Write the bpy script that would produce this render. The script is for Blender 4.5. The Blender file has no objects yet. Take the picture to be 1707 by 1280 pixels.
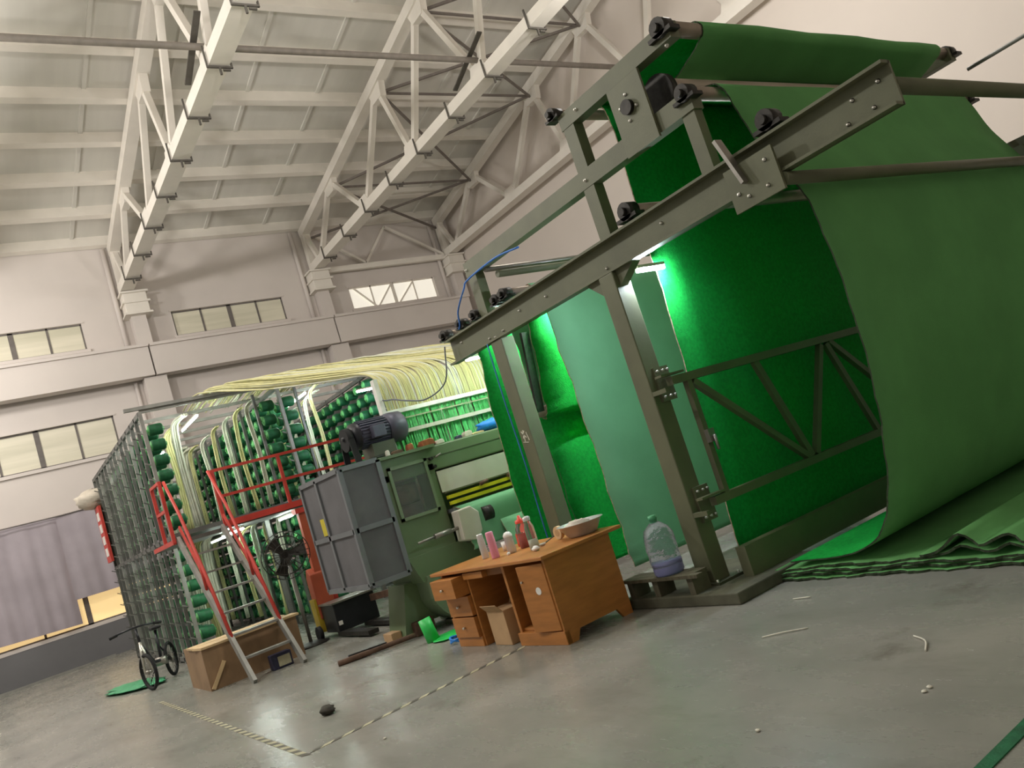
import bpy, bmesh, math, random
from mathutils import Vector, Matrix
random.seed(7)
scene = bpy.context.scene
COL = scene.collection
R = math.radians

# ------------------------------------------------------------------ camera
cam_d = bpy.data.cameras.new('camera'); cam = bpy.data.objects.new('camera', cam_d); COL.objects.link(cam)
right = Vector((0.79546945, -0.52619565, -0.30057692))
down = Vector((-0.18959191, 0.25500678, -0.94817005))
fwd = Vector((0.57557211, 0.81122727, 0.10308767))
m = Matrix.Identity(4)
for i, v in enumerate((right, -down, -fwd)):
    for j in range(3): m[j][i] = v[j]
m.translation = (0, 0, 1.58)
cam.matrix_world = m
cam_d.sensor_fit = 'HORIZONTAL'; cam_d.sensor_width = 36; cam_d.lens = 1353.3/1707*36
cam_d.clip_end = 300
scene.camera = cam

# ------------------------------------------------------------------ light
world = bpy.data.worlds.new('world'); scene.world = world; world.use_nodes = True
bg = world.node_tree.nodes['Background']
bg.inputs[0].default_value = (1.0, 0.965, 0.93, 1); bg.inputs[1].default_value = 0.30
scene.view_settings.view_transform = 'Standard'; scene.view_settings.look = 'None'
scene.view_settings.exposure = 0.0; scene.view_settings.gamma = 1.0
scene.view_settings.use_curve_mapping = False

# added point lamps, unseen under the trusses, to brighten ceiling and walls
def add_fill(loc, power):
    d = bpy.data.lights.new('fill_lamp', 'POINT'); d.energy = power; d.color = (1, .955, .90); d.shadow_soft_size = .45
    o = bpy.data.objects.new('fill_lamp', d); COL.objects.link(o); o.location = loc
for x, y, p in ((-2.5, 8, 800), (-2.5, 15, 1550), (-2.5, 22.5, 1200), (5, 8.5, 600), (12.5, 8.5, 780)):
    add_fill((x, y, 9.6), p)

# ------------------------------------------------------------------ materials
def lin(c):
    return tuple(((v/255)/12.92 if v/255 <= .04045 else ((v/255+.055)/1.055)**2.4) for v in c)+(1,)
MATS = {}
def mat(name, rgb, rough=.6, metal=0, var=.12, vscale=6, bump=0, bscale=60, emit=0, spec=.5, alpha=1, trans=0, ior=1.45, stretch=(1, 1, 1), rgb2=None, sss=0):
    m = bpy.data.materials.new(name); m.use_nodes = True
    nt = m.node_tree; b = nt.nodes['Principled BSDF']
    c = lin(rgb)
    tc = nt.nodes.new('ShaderNodeTexCoord'); mp = nt.nodes.new('ShaderNodeMapping'); mp.inputs['Scale'].default_value = stretch
    nt.links.new(tc.outputs['Object'], mp.inputs['Vector'])
    nz = nt.nodes.new('ShaderNodeTexNoise'); nz.inputs['Scale'].default_value = vscale; nz.inputs['Detail'].default_value = 5
    nt.links.new(mp.outputs[0], nz.inputs['Vector'])
    mx = nt.nodes.new('ShaderNodeMix'); mx.data_type = 'RGBA'
    if rgb2: a, d = c, lin(rgb2)
    else:
        a = tuple(min(1, v*(1+var)) for v in c[:3])+(1,); d = tuple(v*(1-var) for v in c[:3])+(1,)
    mx.inputs[6].default_value = a; mx.inputs[7].default_value = d
    rp = nt.nodes.new('ShaderNodeValToRGB'); rp.color_ramp.elements[0].position = .35; rp.color_ramp.elements[1].position = .65
    nt.links.new(nz.outputs['Fac'], rp.inputs[0]); nt.links.new(rp.outputs[0], mx.inputs[0])
    nt.links.new(mx.outputs[2], b.inputs['Base Color'])
    b.inputs['Roughness'].default_value = rough; b.inputs['Metallic'].default_value = metal
    b.inputs['Specular IOR Level'].default_value = spec; b.inputs['IOR'].default_value = ior
    b.inputs['Transmission Weight'].default_value = trans; b.inputs['Alpha'].default_value = alpha
    if bump:
        n2 = nt.nodes.new('ShaderNodeTexNoise'); n2.inputs['Scale'].default_value = bscale; n2.inputs['Detail'].default_value = 3
        nt.links.new(mp.outputs[0], n2.inputs['Vector'])
        bp = nt.nodes.new('ShaderNodeBump'); bp.inputs['Strength'].default_value = bump; bp.inputs['Distance'].default_value = .02
        nt.links.new(n2.outputs['Fac'], bp.inputs['Height']); nt.links.new(bp.outputs[0], b.inputs['Normal'])
    if emit:
        b.inputs['Emission Color'].default_value = c; b.inputs['Emission Strength'].default_value = emit
    MATS[name] = m
    return m

mat('wall_white', (214, 206, 200), .75, var=.03, vscale=.6)
mat('gable_white', (222, 212, 203), .75, var=.03, vscale=.3)
mat('deck', (216, 213, 205), .7, var=.04, vscale=.8, stretch=(3, .2, 1))
mat('truss_white', (232, 226, 216), .6, var=.03, vscale=2)
mat('dado_grey', (112, 112, 114), .6, var=.06, vscale=.8)
mat('brace_grey', (120, 112, 106), .6, var=.1)
mat('pipe_grey', (128, 121, 113), .55, var=.1)
mat('dark_clamp', (84, 80, 74), .6)
mat('frame_dark', (110, 104, 100), .6)
mat('tarp', (168, 159, 166), .55, var=.08, vscale=1.2, bump=.25, bscale=2)
mat('pane', (226, 220, 200), .4, emit=.06, vscale=1.2, stretch=(.15, 1, 3), rgb2=(198, 194, 172))
mat('pane_bright', (250, 245, 232), .4, emit=.55, var=.04, vscale=.8)
mat('pane_warm', (255, 222, 160), .4, emit=.6, var=.04)
mat('olive', (102, 105, 80), .5, var=.10, vscale=3, bump=.05)
mat('olive_dark', (80, 84, 64), .5, var=.10, vscale=3)
mat('machine_green', (104, 122, 88), .45, var=.06, vscale=2)
mat('machine_pale', (116, 132, 102), .45, var=.06, vscale=2)
mat('steel', (150, 146, 138), .4, .7, var=.12, vscale=8)
mat('roller', (150, 138, 124), .42, .6, var=.12, vscale=5)
mat('drum', (196, 180, 164), .5, .15, var=.06)
mat('bearing', (52, 50, 46), .5, .5, var=.3, vscale=20)
mat('bolt', (196, 194, 184), .35, .8)
mat('galv', (146, 146, 140), .5, .3, var=.14, vscale=5)
mat('galv_dark', (104, 104, 100), .55, .3, var=.14, vscale=5)
mat('red_paint', (196, 66, 56), .5, var=.1, vscale=6)
mat('orange_red', (176, 86, 60), .5, var=.08, vscale=4)
mat('yarn_green', (22, 92, 54), .6, var=.25, vscale=14, bump=.15, bscale=90)
mat('yarn_core', (92, 166, 96), .6, var=.1)
mat('tube_pale', (208, 210, 190), .5, var=.12, vscale=5)
mat('tube_yellow', (202, 198, 142), .5, var=.14, vscale=3, stretch=(8, .6, .6))
mat('turf_pile', (20, 158, 60), .8, var=.14, vscale=30, bump=.55, bscale=160, spec=.2)
mat('turf_back', (118, 176, 132), .85, var=.05, vscale=2.5, bump=.12, bscale=120, spec=.2)
mat('turf_back_shaded', (100, 158, 96), .9, var=.06, vscale=2.2, bump=.2, bscale=150, spec=.15)  # same backing as turf_back, with dimmer light put into its colour
mat('selvage', (160, 138, 118), .8, var=.35, vscale=30)
mat('selvage_dark', (52, 64, 44), .9, var=.3, vscale=30)
mat('wood_orange', (176, 116, 58), .42, var=.12, vscale=3, stretch=(1, 1, 6))
mat('wood_dark', (134, 86, 44), .5, var=.12, vscale=3)
mat('plywood', (146, 118, 88), .7, var=.14, vscale=3, stretch=(2, 1, 1))
mat('plywood_pale', (208, 180, 136), .7, var=.1, vscale=4)
mat('cardboard', (186, 152, 112), .8, var=.08, vscale=4)
mat('black_plastic', (30, 31, 36), .4, var=.2)
mat('black_rubber', (26, 26, 26), .8, var=.2)
mat('dark_wood', (92, 88, 70), .8, var=.2, vscale=8, stretch=(1, 5, 1))
mat('motor_grey', (86, 86, 100), .45, .2, var=.08)
mat('mesh_grey', (102, 102, 104), .6, .1, var=.1, vscale=3)
mat('cage_frame', (118, 122, 124), .5, .2, var=.06)
mat('panel_white', (208, 202, 188), .55, var=.03)
mat('plastic_white', (222, 214, 200), .4, var=.03)
mat('yellow_rail', (212, 204, 44), .4, var=.1)
mat('blue', (40, 132, 222), .5, var=.12, vscale=12)
mat('navy', (52, 54, 80), .5, var=.3, vscale=10)
mat('copper', (170, 96, 66), .4, .4, var=.25, vscale=12)
mat('pink', (226, 150, 172), .35, var=.05)
mat('stainless', (204, 204, 200), .3, .4, var=.06)
mat('white_lid', (232, 230, 222), .4)
mat('red_liquid', (206, 62, 40), .15, var=.1, trans=.3)
mat('red_plastic', (226, 74, 52), .4, var=.1)
mat('glass', (236, 240, 236), .06, trans=.92, var=.01, ior=1.3)
mat('bottle_plastic', (236, 240, 250), .1, trans=.9, var=.02, ior=1.2, bump=.9, bscale=18)
mat('bottle_base', (158, 160, 214), .3, trans=.35, var=.04)
mat('cap_green', (92, 176, 128), .4)
mat('green_plastic', (44, 190, 84), .4, var=.1)
mat('yarn_bright', (92, 196, 112), .6, var=.3, vscale=20)
mat('green_bag', (70, 158, 110), .5, var=.15, vscale=10, bump=.4, bscale=12)
mat('cable_blue', (60, 116, 196), .5)
mat('cable_grey', (104, 110, 120), .5)
mat('yellow_tape', (182, 178, 148), .6, var=.12, vscale=14)
mat('black_tape', (84, 82, 72), .6, var=.1)
mat('thread', (214, 212, 196), .7)
mat('brown_rust', (98, 74, 58), .8, var=.3, vscale=12)
mat('rag_dark', (62, 58, 50), .9, var=.3, vscale=14, bump=.6, bscale=20)
mat('cloth_pale', (206, 196, 180), .8, var=.08, bump=.4, bscale=16)
mat('yellow_tag', (206, 190, 50), .5)
mat('stone_slab', (88, 88, 72), .8, var=.2, vscale=6, bump=.2, bscale=20)
mat('yellow_paint', (190, 164, 50), .5)

def emis(name, rgb, s):
    m = bpy.data.materials.new(name); m.use_nodes = True
    b = m.node_tree.nodes['Principled BSDF']; b.inputs['Base Color'].default_value = lin(rgb)
    b.inputs['Emission Color'].default_value = lin(rgb); b.inputs['Emission Strength'].default_value = s
    MATS[name] = m
emis('tube_light', (226, 238, 255), 620)
emis('tube_light_soft', (236, 244, 255), 520)
emis('tube_light_low', (236, 244, 255), 150)
emis('tube_light_mid', (230, 246, 236), 130)

# concrete floor: painted, worn, slightly polished
def floor_mat():
    m = bpy.data.materials.new('concrete_floor'); m.use_nodes = True; nt = m.node_tree; b = nt.nodes['Principled BSDF']
    N = nt.nodes.new; L = nt.links.new
    tc = N('ShaderNodeTexCoord')
    n1 = N('ShaderNodeTexNoise'); n1.inputs['Scale'].default_value = .55; n1.inputs['Detail'].default_value = 7; n1.inputs['Roughness'].default_value = .62
    L(tc.outputs['Object'], n1.inputs['Vector'])
    r1 = N('ShaderNodeValToRGB'); e = r1.color_ramp.elements
    e[0].position = .3; e[0].color = lin((124, 126, 118)); e[1].position = .7; e[1].color = lin((156, 153, 144))
    L(n1.outputs['Fac'], r1.inputs[0])
    mp = N('ShaderNodeMapping'); mp.inputs['Scale'].default_value = (1.6, .5, 1); mp.inputs['Rotation'].default_value = (0, 0, .6)
    L(tc.outputs['Object'], mp.inputs['Vector'])
    n2 = N('ShaderNodeTexNoise'); n2.inputs['Scale'].default_value = 1.5; n2.inputs['Detail'].default_value = 9; n2.inputs['Roughness'].default_value = .7
    L(mp.outputs[0], n2.inputs['Vector'])
    r2 = N('ShaderNodeValToRGB'); e = r2.color_ramp.elements
    e[0].position = .30; e[0].color = (.62, .60, .56, 1); e[1].position = .46; e[1].color = (1, 1, 1, 1)
    L(n2.outputs['Fac'], r2.inputs[0])
    mx = N('ShaderNodeMix'); mx.data_type = 'RGBA'; mx.blend_type = 'MULTIPLY'; mx.inputs[0].default_value = .45
    L(r1.outputs[0], mx.inputs[6]); L(r2.outputs[0], mx.inputs[7])
    # scattered brown stains
    n3 = N('ShaderNodeTexNoise'); n3.inputs['Scale'].default_value = .9; n3.inputs['Detail'].default_value = 8; n3.inputs['Roughness'].default_value = .72
    mp3 = N('ShaderNodeMapping'); mp3.inputs['Location'].default_value = (3.1, 7.7, 0); L(tc.outputs['Object'], mp3.inputs['Vector']); L(mp3.outputs[0], n3.inputs['Vector'])
    r3 = N('ShaderNodeValToRGB'); e = r3.color_ramp.elements
    e[0].position = .60; e[0].color = (0, 0, 0, 1); e[1].position = .74; e[1].color = (1, 1, 1, 1)
    L(n3.outputs['Fac'], r3.inputs[0])
    mx2 = N('ShaderNodeMix'); mx2.data_type = 'RGBA'; mx2.inputs[7].default_value = lin((88, 78, 68))
    ml = N('ShaderNodeMath'); ml.operation = 'MULTIPLY'; ml.inputs[1].default_value = .7
    L(r3.outputs[0], ml.inputs[0]); L(ml.outputs[0], mx2.inputs[0]); L(mx.outputs[2], mx2.inputs[6])
    L(mx2.outputs[2], b.inputs['Base Color'])
    mr = N('ShaderNodeMapRange'); mr.inputs[1].default_value = .3; mr.inputs[2].default_value = .7; mr.inputs[3].default_value = .22; mr.inputs[4].default_value = .31
    L(n2.outputs['Fac'], mr.inputs[0]); L(mr.outputs[0], b.inputs['Roughness'])
    bp = N('ShaderNodeBump'); bp.inputs['Strength'].default_value = .04; bp.inputs['Distance'].default_value = .01
    L(n2.outputs['Fac'], bp.inputs['Height']); L(bp.outputs[0], b.inputs['Normal'])
    b.inputs['Specular IOR Level'].default_value = .5
    MATS['floor'] = m
floor_mat()

# ------------------------------------------------------------------ mesh helpers
class MB:
    def __init__(s): s.v = []; s.f = []; s.mi = []; s.smooth = []
    def add(s, vs, fs, mi=0, sm=False):
        o = len(s.v); s.v += [tuple(v) for v in vs]
        for f in fs: s.f.append(tuple(i+o for i in f)); s.mi.append(mi); s.smooth.append(sm)
        return s
    def box(s, a, b, mi=0, M=None):
        x0, y0, z0 = a; x1, y1, z1 = b
        vs = [Vector(p) for p in ((x0, y0, z0), (x1, y0, z0), (x1, y1, z0), (x0, y1, z0), (x0, y0, z1), (x1, y0, z1), (x1, y1, z1), (x0, y1, z1))]
        if M: vs = [M @ v for v in vs]
        return s.add(vs, [(3, 2, 1, 0), (4, 5, 6, 7), (0, 1, 5, 4), (1, 2, 6, 5), (2, 3, 7, 6), (3, 0, 4, 7)], mi)
    def beam(s, p, q, w, h, up=(0, 0, 1), mi=0):
        p = Vector(p); q = Vector(q); d = (q-p).normalized(); up = Vector(up)
        if abs(d.dot(up)) > .98: up = Vector((0, 1, 0)) if abs(d.y) < .9 else Vector((1, 0, 0))
        sx = d.cross(up).normalized(); sy = sx.cross(d).normalized()
        vs = []
        for c in (p, q):
            for a, b in ((-1, -1), (1, -1), (1, 1), (-1, 1)): vs.append(c+sx*a*w/2+sy*b*h/2)
        return s.add(vs, [(0, 1, 2, 3), (7, 6, 5, 4), (0, 4, 5, 1), (1, 5, 6, 2), (2, 6, 7, 3), (3, 7, 4, 0)], mi)
    def cyl(s, p, q, r, r2=None, n=16, mi=0, cap=True, sm=True, capmi=None):
        p = Vector(p); q = Vector(q); d = (q-p).normalized(); r2 = r if r2 is None else r2
        a = d.orthogonal().normalized(); b = d.cross(a)
        vs = []
        for c, rr in ((p, r), (q, r2)):
            for i in range(n):
                t = 2*math.pi*i/n; vs.append(c+(a*math.cos(t)+b*math.sin(t))*rr)
        s.add(vs, [(i, (i+1) % n, n+(i+1) % n, n+i) for i in range(n)], mi, sm)
        if cap:
            o = len(s.v)-2*n; cm = mi if capmi is None else capmi
            s.f.append(tuple(o+i for i in range(n))[::-1]); s.mi.append(cm); s.smooth.append(False)
            s.f.append(tuple(o+n+i for i in range(n))); s.mi.append(cm); s.smooth.append(False)
        return s
    def tube(s, pts, r, n=8, mi=0, closed=False):
        pts = [Vector(p) for p in pts]; N = len(pts); vs = []; a = None
        for i, p in enumerate(pts):
            if closed: d = pts[(i+1) % N]-pts[i-1]
            else: d = pts[min(i+1, N-1)]-pts[max(i-1, 0)]
            d.normalize()
            a = (d.orthogonal() if a is None else a-d*a.dot(d)).normalized(); b = d.cross(a)
            rr = r[i] if isinstance(r, (list, tuple)) else r
            for k in range(n):
                t = 2*math.pi*k/n; vs.append(p+(a*math.cos(t)+b*math.sin(t))*rr)
        fs = []
        for i in range(N if closed else N-1):
            j = (i+1) % N
            for k in range(n): fs.append((i*n+k, i*n+(k+1) % n, j*n+(k+1) % n, j*n+k))
        s.add(vs, fs, mi, True)
        if not closed:
            o = len(s.v)-len(vs)
            s.f.append(tuple(o+k for k in range(n))[::-1]); s.mi.append(mi); s.smooth.append(False)
            s.f.append(tuple(o+(N-1)*n+k for k in range(n))); s.mi.append(mi); s.smooth.append(False)
        return s
    def lathe(s, c, prof, n=20, mi=0, axis=None):
        c = Vector(c); ax = Vector(axis or (0, 0, 1)).normalized(); a = ax.orthogonal().normalized(); b = ax.cross(a)
        vs = []; fs = []
        for r, z in prof:
            for i in range(n):
                t = 2*math.pi*i/n; vs.append(c+ax*z+(a*math.cos(t)+b*math.sin(t))*r)
        for k in range(len(prof)-1):
            for i in range(n): fs.append((k*n+i, k*n+(i+1) % n, (k+1)*n+(i+1) % n, (k+1)*n+i))
        return s.add(vs, fs, mi, True)
    def prism(s, poly, a0, a1, axis='x', mi=0):
        # polygon in the two other axes, extruded along axis
        def P(u, v, w): return {'x': (w, u, v), 'y': (u, w, v), 'z': (u, v, w)}[axis]
        n = len(poly); vs = [P(u, v, a0) for u, v in poly]+[P(u, v, a1) for u, v in poly]
        return s.add(vs, [tuple(range(n))[::-1], tuple(range(n, 2*n))]+[(i, (i+1) % n, n+(i+1) % n, n+i) for i in range(n)], mi)
    def mesh(s, name, mats):
        me = bpy.data.meshes.new(name); me.from_pydata(s.v, [], s.f)
        for m in ([mats] if isinstance(mats, str) else mats): me.materials.append(MATS[m])
        me.polygons.foreach_set('material_index', s.mi); me.polygons.foreach_set('use_smooth', s.smooth)
        bm = bmesh.new(); bm.from_mesh(me); bmesh.ops.recalc_face_normals(bm, faces=bm.faces); bm.to_mesh(me); bm.free()
        me.update(); return me
    def build(s, name, mats, parent=None, bevel=0):
        return put(name, s.mesh(name, mats), parent, bevel=bevel)
def put(name, me, parent=None, loc=None, rot=None, bevel=0):
    o = bpy.data.objects.new(name, me); COL.objects.link(o)
    if parent:
        o.parent = parent
        if not parent.get('_local'): o.matrix_parent_inverse = Matrix.Translation(-Vector(root_loc(parent)))
    if loc: o.location = loc
    if rot: o.rotation_euler = rot
    if bevel:
        b = o.modifiers.new('bevel', 'BEVEL'); b.width = bevel; b.segments = 2; b.limit_method = 'ANGLE'
    return o
LOCS = {}
def root_loc(o):
    return LOCS.get(o.name, (0, 0, 0))
def thing(name, label, cat, loc=(0, 0, 0), group=None, local=False, rotz=0):
    o = bpy.data.objects.new(name, None); COL.objects.link(o); o.empty_display_size = .2
    o.location = loc; o.rotation_euler = (0, 0, rotz)
    if local: o['_local'] = 1
    else: LOCS[o.name] = loc
    tag(o, label, cat, group); return o
def tag(o, label, cat, group=None):
    o['label'] = label; o['category'] = cat
    if group: o['group'] = group
    return o
def struct(o, label=None):
    o['kind'] = 'structure'
    if label: o['label'] = label
    return o
def catmull(pts, k=6):
    pts = [Vector(p) for p in pts]; P = [pts[0]*2-pts[1]]+pts+[pts[-1]*2-pts[-2]]; out = []
    for i in range(1, len(P)-2):
        for j in range(k):
            t = j/k; a, b, c, d = P[i-1], P[i], P[i+1], P[i+2]
            out.append(.5*((2*b)+(c-a)*t+(2*a-5*b+4*c-d)*t*t+(3*b-a-3*c+d)*t**3))
    out.append(pts[-1]); return out

# ================================================================== SETTING
WALL_Y = 27.4
def zp(y):                      # underside of the purlins
    return 12.5+.17*(27.4-y) if y >= 3 else 12.5+.17*24.4-.17*(3-y)

fl = MB().box((-18, -16, -.2), (19.2, 27.9, 0)).build('floor', 'floor'); struct(fl, 'worn grey painted concrete factory floor with stains')

# ---- window wall
UW = [(-6.0, -2.1), (.36, 4.28), (7.0, 10.87), (13.5, 17.3)]      # clerestory windows
LW = [(.2, 4.5)]
holes = [(a, 9.24, b, 10.1) for a, b in UW]+[(a, 5.85, b, 7.02) for a, b in LW]+[(.2, 1.05, 4.9, 4.1)]
def holed(mb, x0, x1, z0, z1, hs, y0, y1):
    xs = sorted({x0, x1, *[h[0] for h in hs], *[h[2] for h in hs]}); zs = sorted({z0, z1, *[h[1] for h in hs], *[h[3] for h in hs]})
    for i in range(len(xs)-1):
        for k in range(len(zs)-1):
            cx = (xs[i]+xs[i+1])/2; cz = (zs[k]+zs[k+1])/2
            if any(h[0] < cx < h[2] and h[1] < cz < h[3] for h in hs): continue
            mb.box((xs[i], y0, zs[k]), (xs[i+1], y1, zs[k+1]))
    return mb
wl = holed(MB(), -18, 18.7, 0, 13.1, holes, WALL_Y, WALL_Y+.25).build('wall_back', 'wall_white')
struct(wl, 'long white plastered wall with high strip windows')
gb = MB()
gb.prism([(27.65, 0), (27.65, zp(27.65)+.3), (3, zp(3)+.3), (-16, zp(-16)+.3), (-16, 0)], 18.7, 19, 'x')
nw = MB().box((-18, -7.2, 0), (18.7, -7, 15.6)).build('wall_light_block', 'wall_white'); struct(nw, 'added unseen white wall behind the photographer, closing off light')  # added wall out of view, blocks light from this side
gw = gb.build('wall_gable', 'gable_white'); struct(gw, 'plain off-white gable wall behind the turf machine')
dd = MB().box((-18, WALL_Y-.06, 0), (18.7, WALL_Y-.001, 1.03)).build('baseboard_back', 'dado_grey'); struct(dd, 'dark grey painted band along the foot of the wall')
# roof deck with purlins
rf = MB()
for a, b in ((27.7, 3.0), (3.0, -16)):
    za, zb = zp(a)+.34, zp(b)+.34
    rf.add([(-18, a, za), (19, a, za), (19, b, zb), (-18, b, zb), (-18, a, za+.1), (19, a, za+.1), (19, b, zb+.1), (-18, b, zb+.1)],
           [(0, 1, 2, 3), (7, 6, 5, 4), (0, 4, 5, 1), (1, 5, 6, 2), (2, 6, 7, 3), (3, 7, 4, 0)])
ce = rf.build('ceiling', 'deck'); struct(ce, 'pale sloping roof deck on white purlins')
pm = MB().box((-18, -.11, 0), (18.6, .11, .34)).mesh('purlin', 'truss_white')
y = 27.25
while y > -14:
    o = put('purlin', pm, ce, loc=(0, y, zp(y)), rot=(-math.atan(.17) if y > 3 else math.atan(.17), 0, 0)); y -= 1.7
# deck sheet laps between the purlins
lap = MB().box((-.05, -24.6/2, 0), (.05, 24.6/2, .05)).mesh('deck_rib', 'deck')
for x in [-8+i*2.1 for i in range(13)]:
    o = put('deck_rib', lap, ce, loc=(x, 15.3, zp(15.3)+.29), rot=(-math.atan(.17), 0, 0))

# windows
def window(n, a, b, z0, z1, k, pm_, label, diag=False):
    w = bpy.data.objects.new('window_%d' % n, None); COL.objects.link(w); w.location = (a, WALL_Y, z0); LOCS[w.name] = (a, WALL_Y, z0)
    struct(w, label)
    f = MB(); t = .045; yy = WALL_Y+.1
    f.box((a, yy-.03, z0), (b, yy+.03, z0+t)); f.box((a, yy-.03, z1-t), (b, yy+.03, z1))
    f.box((a, yy-.03, z0), (a+t, yy+.03, z1)); f.box((b-t, yy-.03, z0), (b, yy+.03, z1))
    f.build('window_frame', 'frame_dark' if not diag else 'truss_white', w)
    st = (b-a)/k
    for i in range(1, k):
        x = a+st*i; ww = .03 if i != k//2 or k < 4 else .07
        MB().box((x-ww, yy-.03, z0), (x+ww, yy+.03, z1)).build('mullion', 'frame_dark' if not diag else 'truss_white', w)
    for i in range(k):
        MB().box((a+st*i+.02, yy-.006, z0+.02), (a+st*(i+1)-.02, yy+.006, z1-.02)).build('pane', pm_, w)
    MB().box((a-.08, WALL_Y-.07, z0-.1), (b+.08, WALL_Y-.002, z0-.001)).build('window_sill', 'wall_white', w)
    MB().box((a-.06, WALL_Y-.03, z1+.001), (b+.06, WALL_Y-.002, z1+.06)).build('lintel', 'wall_white', w)
    if diag:
        for (xa, za, xb, zb) in ((a+.2, z1, a+1.0, z0), (a+2.0, z0, a+2.9, z1), (a+1.1, z0, a+1.9, z1)):
            MB().beam((xa, yy-.05, za), (xb, yy-.05, zb), .05, .06).build('brace', 'truss_white', w)
window(1, *UW[0], 9.24, 10.1, 4, 'pane', 'high strip window far along the wall')
window(2, *UW[1], 9.24, 10.1, 4, 'pane', 'high strip window at left above the crane beam')
window(3, *UW[2], 9.24, 10.1, 4, 'pane', 'four-pane high window between the two columns')
window(4, *UW[3], 9.24, 10.1, 4, 'pane_bright', 'bright high window by the gable corner with slanted braces', True)
window(5, *LW[0], 5.85, 7.02, 4, 'pane', 'larger pale window below the crane beam')
window(6, .2, 4.9, 1.05, 4.1, 4, 'pane_warm', 'warm-lit window low in the wall, mostly covered by plastic sheeting')
# plastic sheeting hung over the low window
def wavy(x0, x1, zt, zb0, zb1, y, seed, amp=.03, n=40):
    rnd = random.Random(seed); ph = [rnd.uniform(0, 6) for _ in range(4)]; mb = MB(); vs = []; fs = []; kz = 8
    for i in range(n+1):
        t = i/n; x = x0+(x1-x0)*t; zb = zb0+(zb1-zb0)*t
        for k in range(kz+1):
            s = k/kz; z = zt+(zb-zt)*s
            vs.append((x, y-amp*(.4+s)*(math.sin(t*21+ph[0]+s)+.6*math.sin(t*47+ph[1]-s*2)+.5*math.sin(t*9+ph[2]))*.6, z))
    for i in range(n):
        for k in range(kz):
            a = i*(kz+1)+k; fs.append((a, a+1, a+kz+2, a+kz+1))
    m_ = len(vs); vs2 = [(a, b+.008, c) for a, b, c in vs]; fs2 = [tuple(i+m_ for i in f[::-1]) for f in fs]
    mb.add(vs+vs2, fs+fs2, 0, True); return mb
tag(wavy(-.1, 2.33, 4.35, 1.25, 1.16, WALL_Y-.17, 3).build('plastic_sheet', 'tarp'), 'large grey plastic sheeting hung over the low window at left', 'sheeting', 'plastic sheets over the wall')
tag(wavy(2.28, 5.2, 4.35, 1.86, 1.86, WALL_Y-.27, 5).build('plastic_sheet', 'tarp'), 'shorter grey plastic sheet above the bare warm window pane', 'sheeting', 'plastic sheets over the wall')
tag(MB().tube([(-5, WALL_Y-.28, 4.42), (0, WALL_Y-.3, 4.37), (2.4, WALL_Y-.3, 4.34), (5.5, WALL_Y-.28, 4.4)], .018, 6).build('wire', 'frame_dark'), 'thin dark wire stretched above the plastic sheeting', 'wire')
for x0, x1, yy, zz in ((-.1, 2.9, 26.85, .03), (.2, 2.2, 26.6, .03)):
    tag(MB().beam((x0, yy, zz), (x1, yy+.1, zz), .08, .06).build('loose_pipe', 'galv'), 'long grey pipe lying on the floor along the dark wall base' if x1 > 2.5 else 'shorter grey pipe lying in front of the long one by the wall', 'pipe')

# columns, downpipes and crane beams
CX = [-.55, 5.9, 12.3, 18.25]
for i, cx in enumerate(CX):
    place = ['far left of the wall', 'left of the four-pane window', 'right of the four-pane window', 'in the gable corner'][i]
    t = thing('wall_column', 'white wall column '+place, 'column', (cx, WALL_Y-.25, 0), 'columns of the window wall')
    MB().box((cx-.34, WALL_Y-.5, 0), (cx+.34, WALL_Y, 7.9)).build('lower_shaft', 'wall_white', t)
    MB().box((cx-.22, WALL_Y-.42, 8.95), (cx+.22, WALL_Y, 10.0)).build('upper_shaft', 'wall_white', t)
    s = MB().box((cx-.36, WALL_Y-.62, 10.05), (cx+.36, WALL_Y-.02, 10.7)); s.build('bearing_box', 'truss_white', t, bevel=.02)
    for zz in (9.98, 10.36, 10.7): MB().box((cx-.42, WALL_Y-.68, zz), (cx+.42, WALL_Y-.02, zz+.06)).build('seat_plate', 'truss_white', t)
    MB().cyl((cx-.5, WALL_Y-.09, 9.0), (cx-.5, WALL_Y-.09, 12.45), .075, n=10).build('downpipe', 'wall_white', t)
    MB().cyl((cx-.55, WALL_Y-.09, 1.1), (cx-.55, WALL_Y-.09, 7.9), .06, n=10).build('downpipe', 'wall_white', t)
for i in range(-1, 3):
    a = CX[i]+.025 if i >= 0 else -7.0; b = CX[i+1]-.025
    t = thing('crane_beam', 'white crane runway beam '+['above the low windows at left', 'under the leftmost high window', 'under the four-pane window', 'under the bright window by the gable'][i+1], 'beam', (a, WALL_Y-.5, 7.92), 'crane runway beams')
    MB().box((a, WALL_Y-.66, 7.92), (b, WALL_Y-.2, 8.86)).build('web', 'wall_white', t)
    MB().box((a, WALL_Y-.74, 8.86), (b, WALL_Y-.12, 8.95)).build('top_flange', 'wall_white', t)

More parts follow.
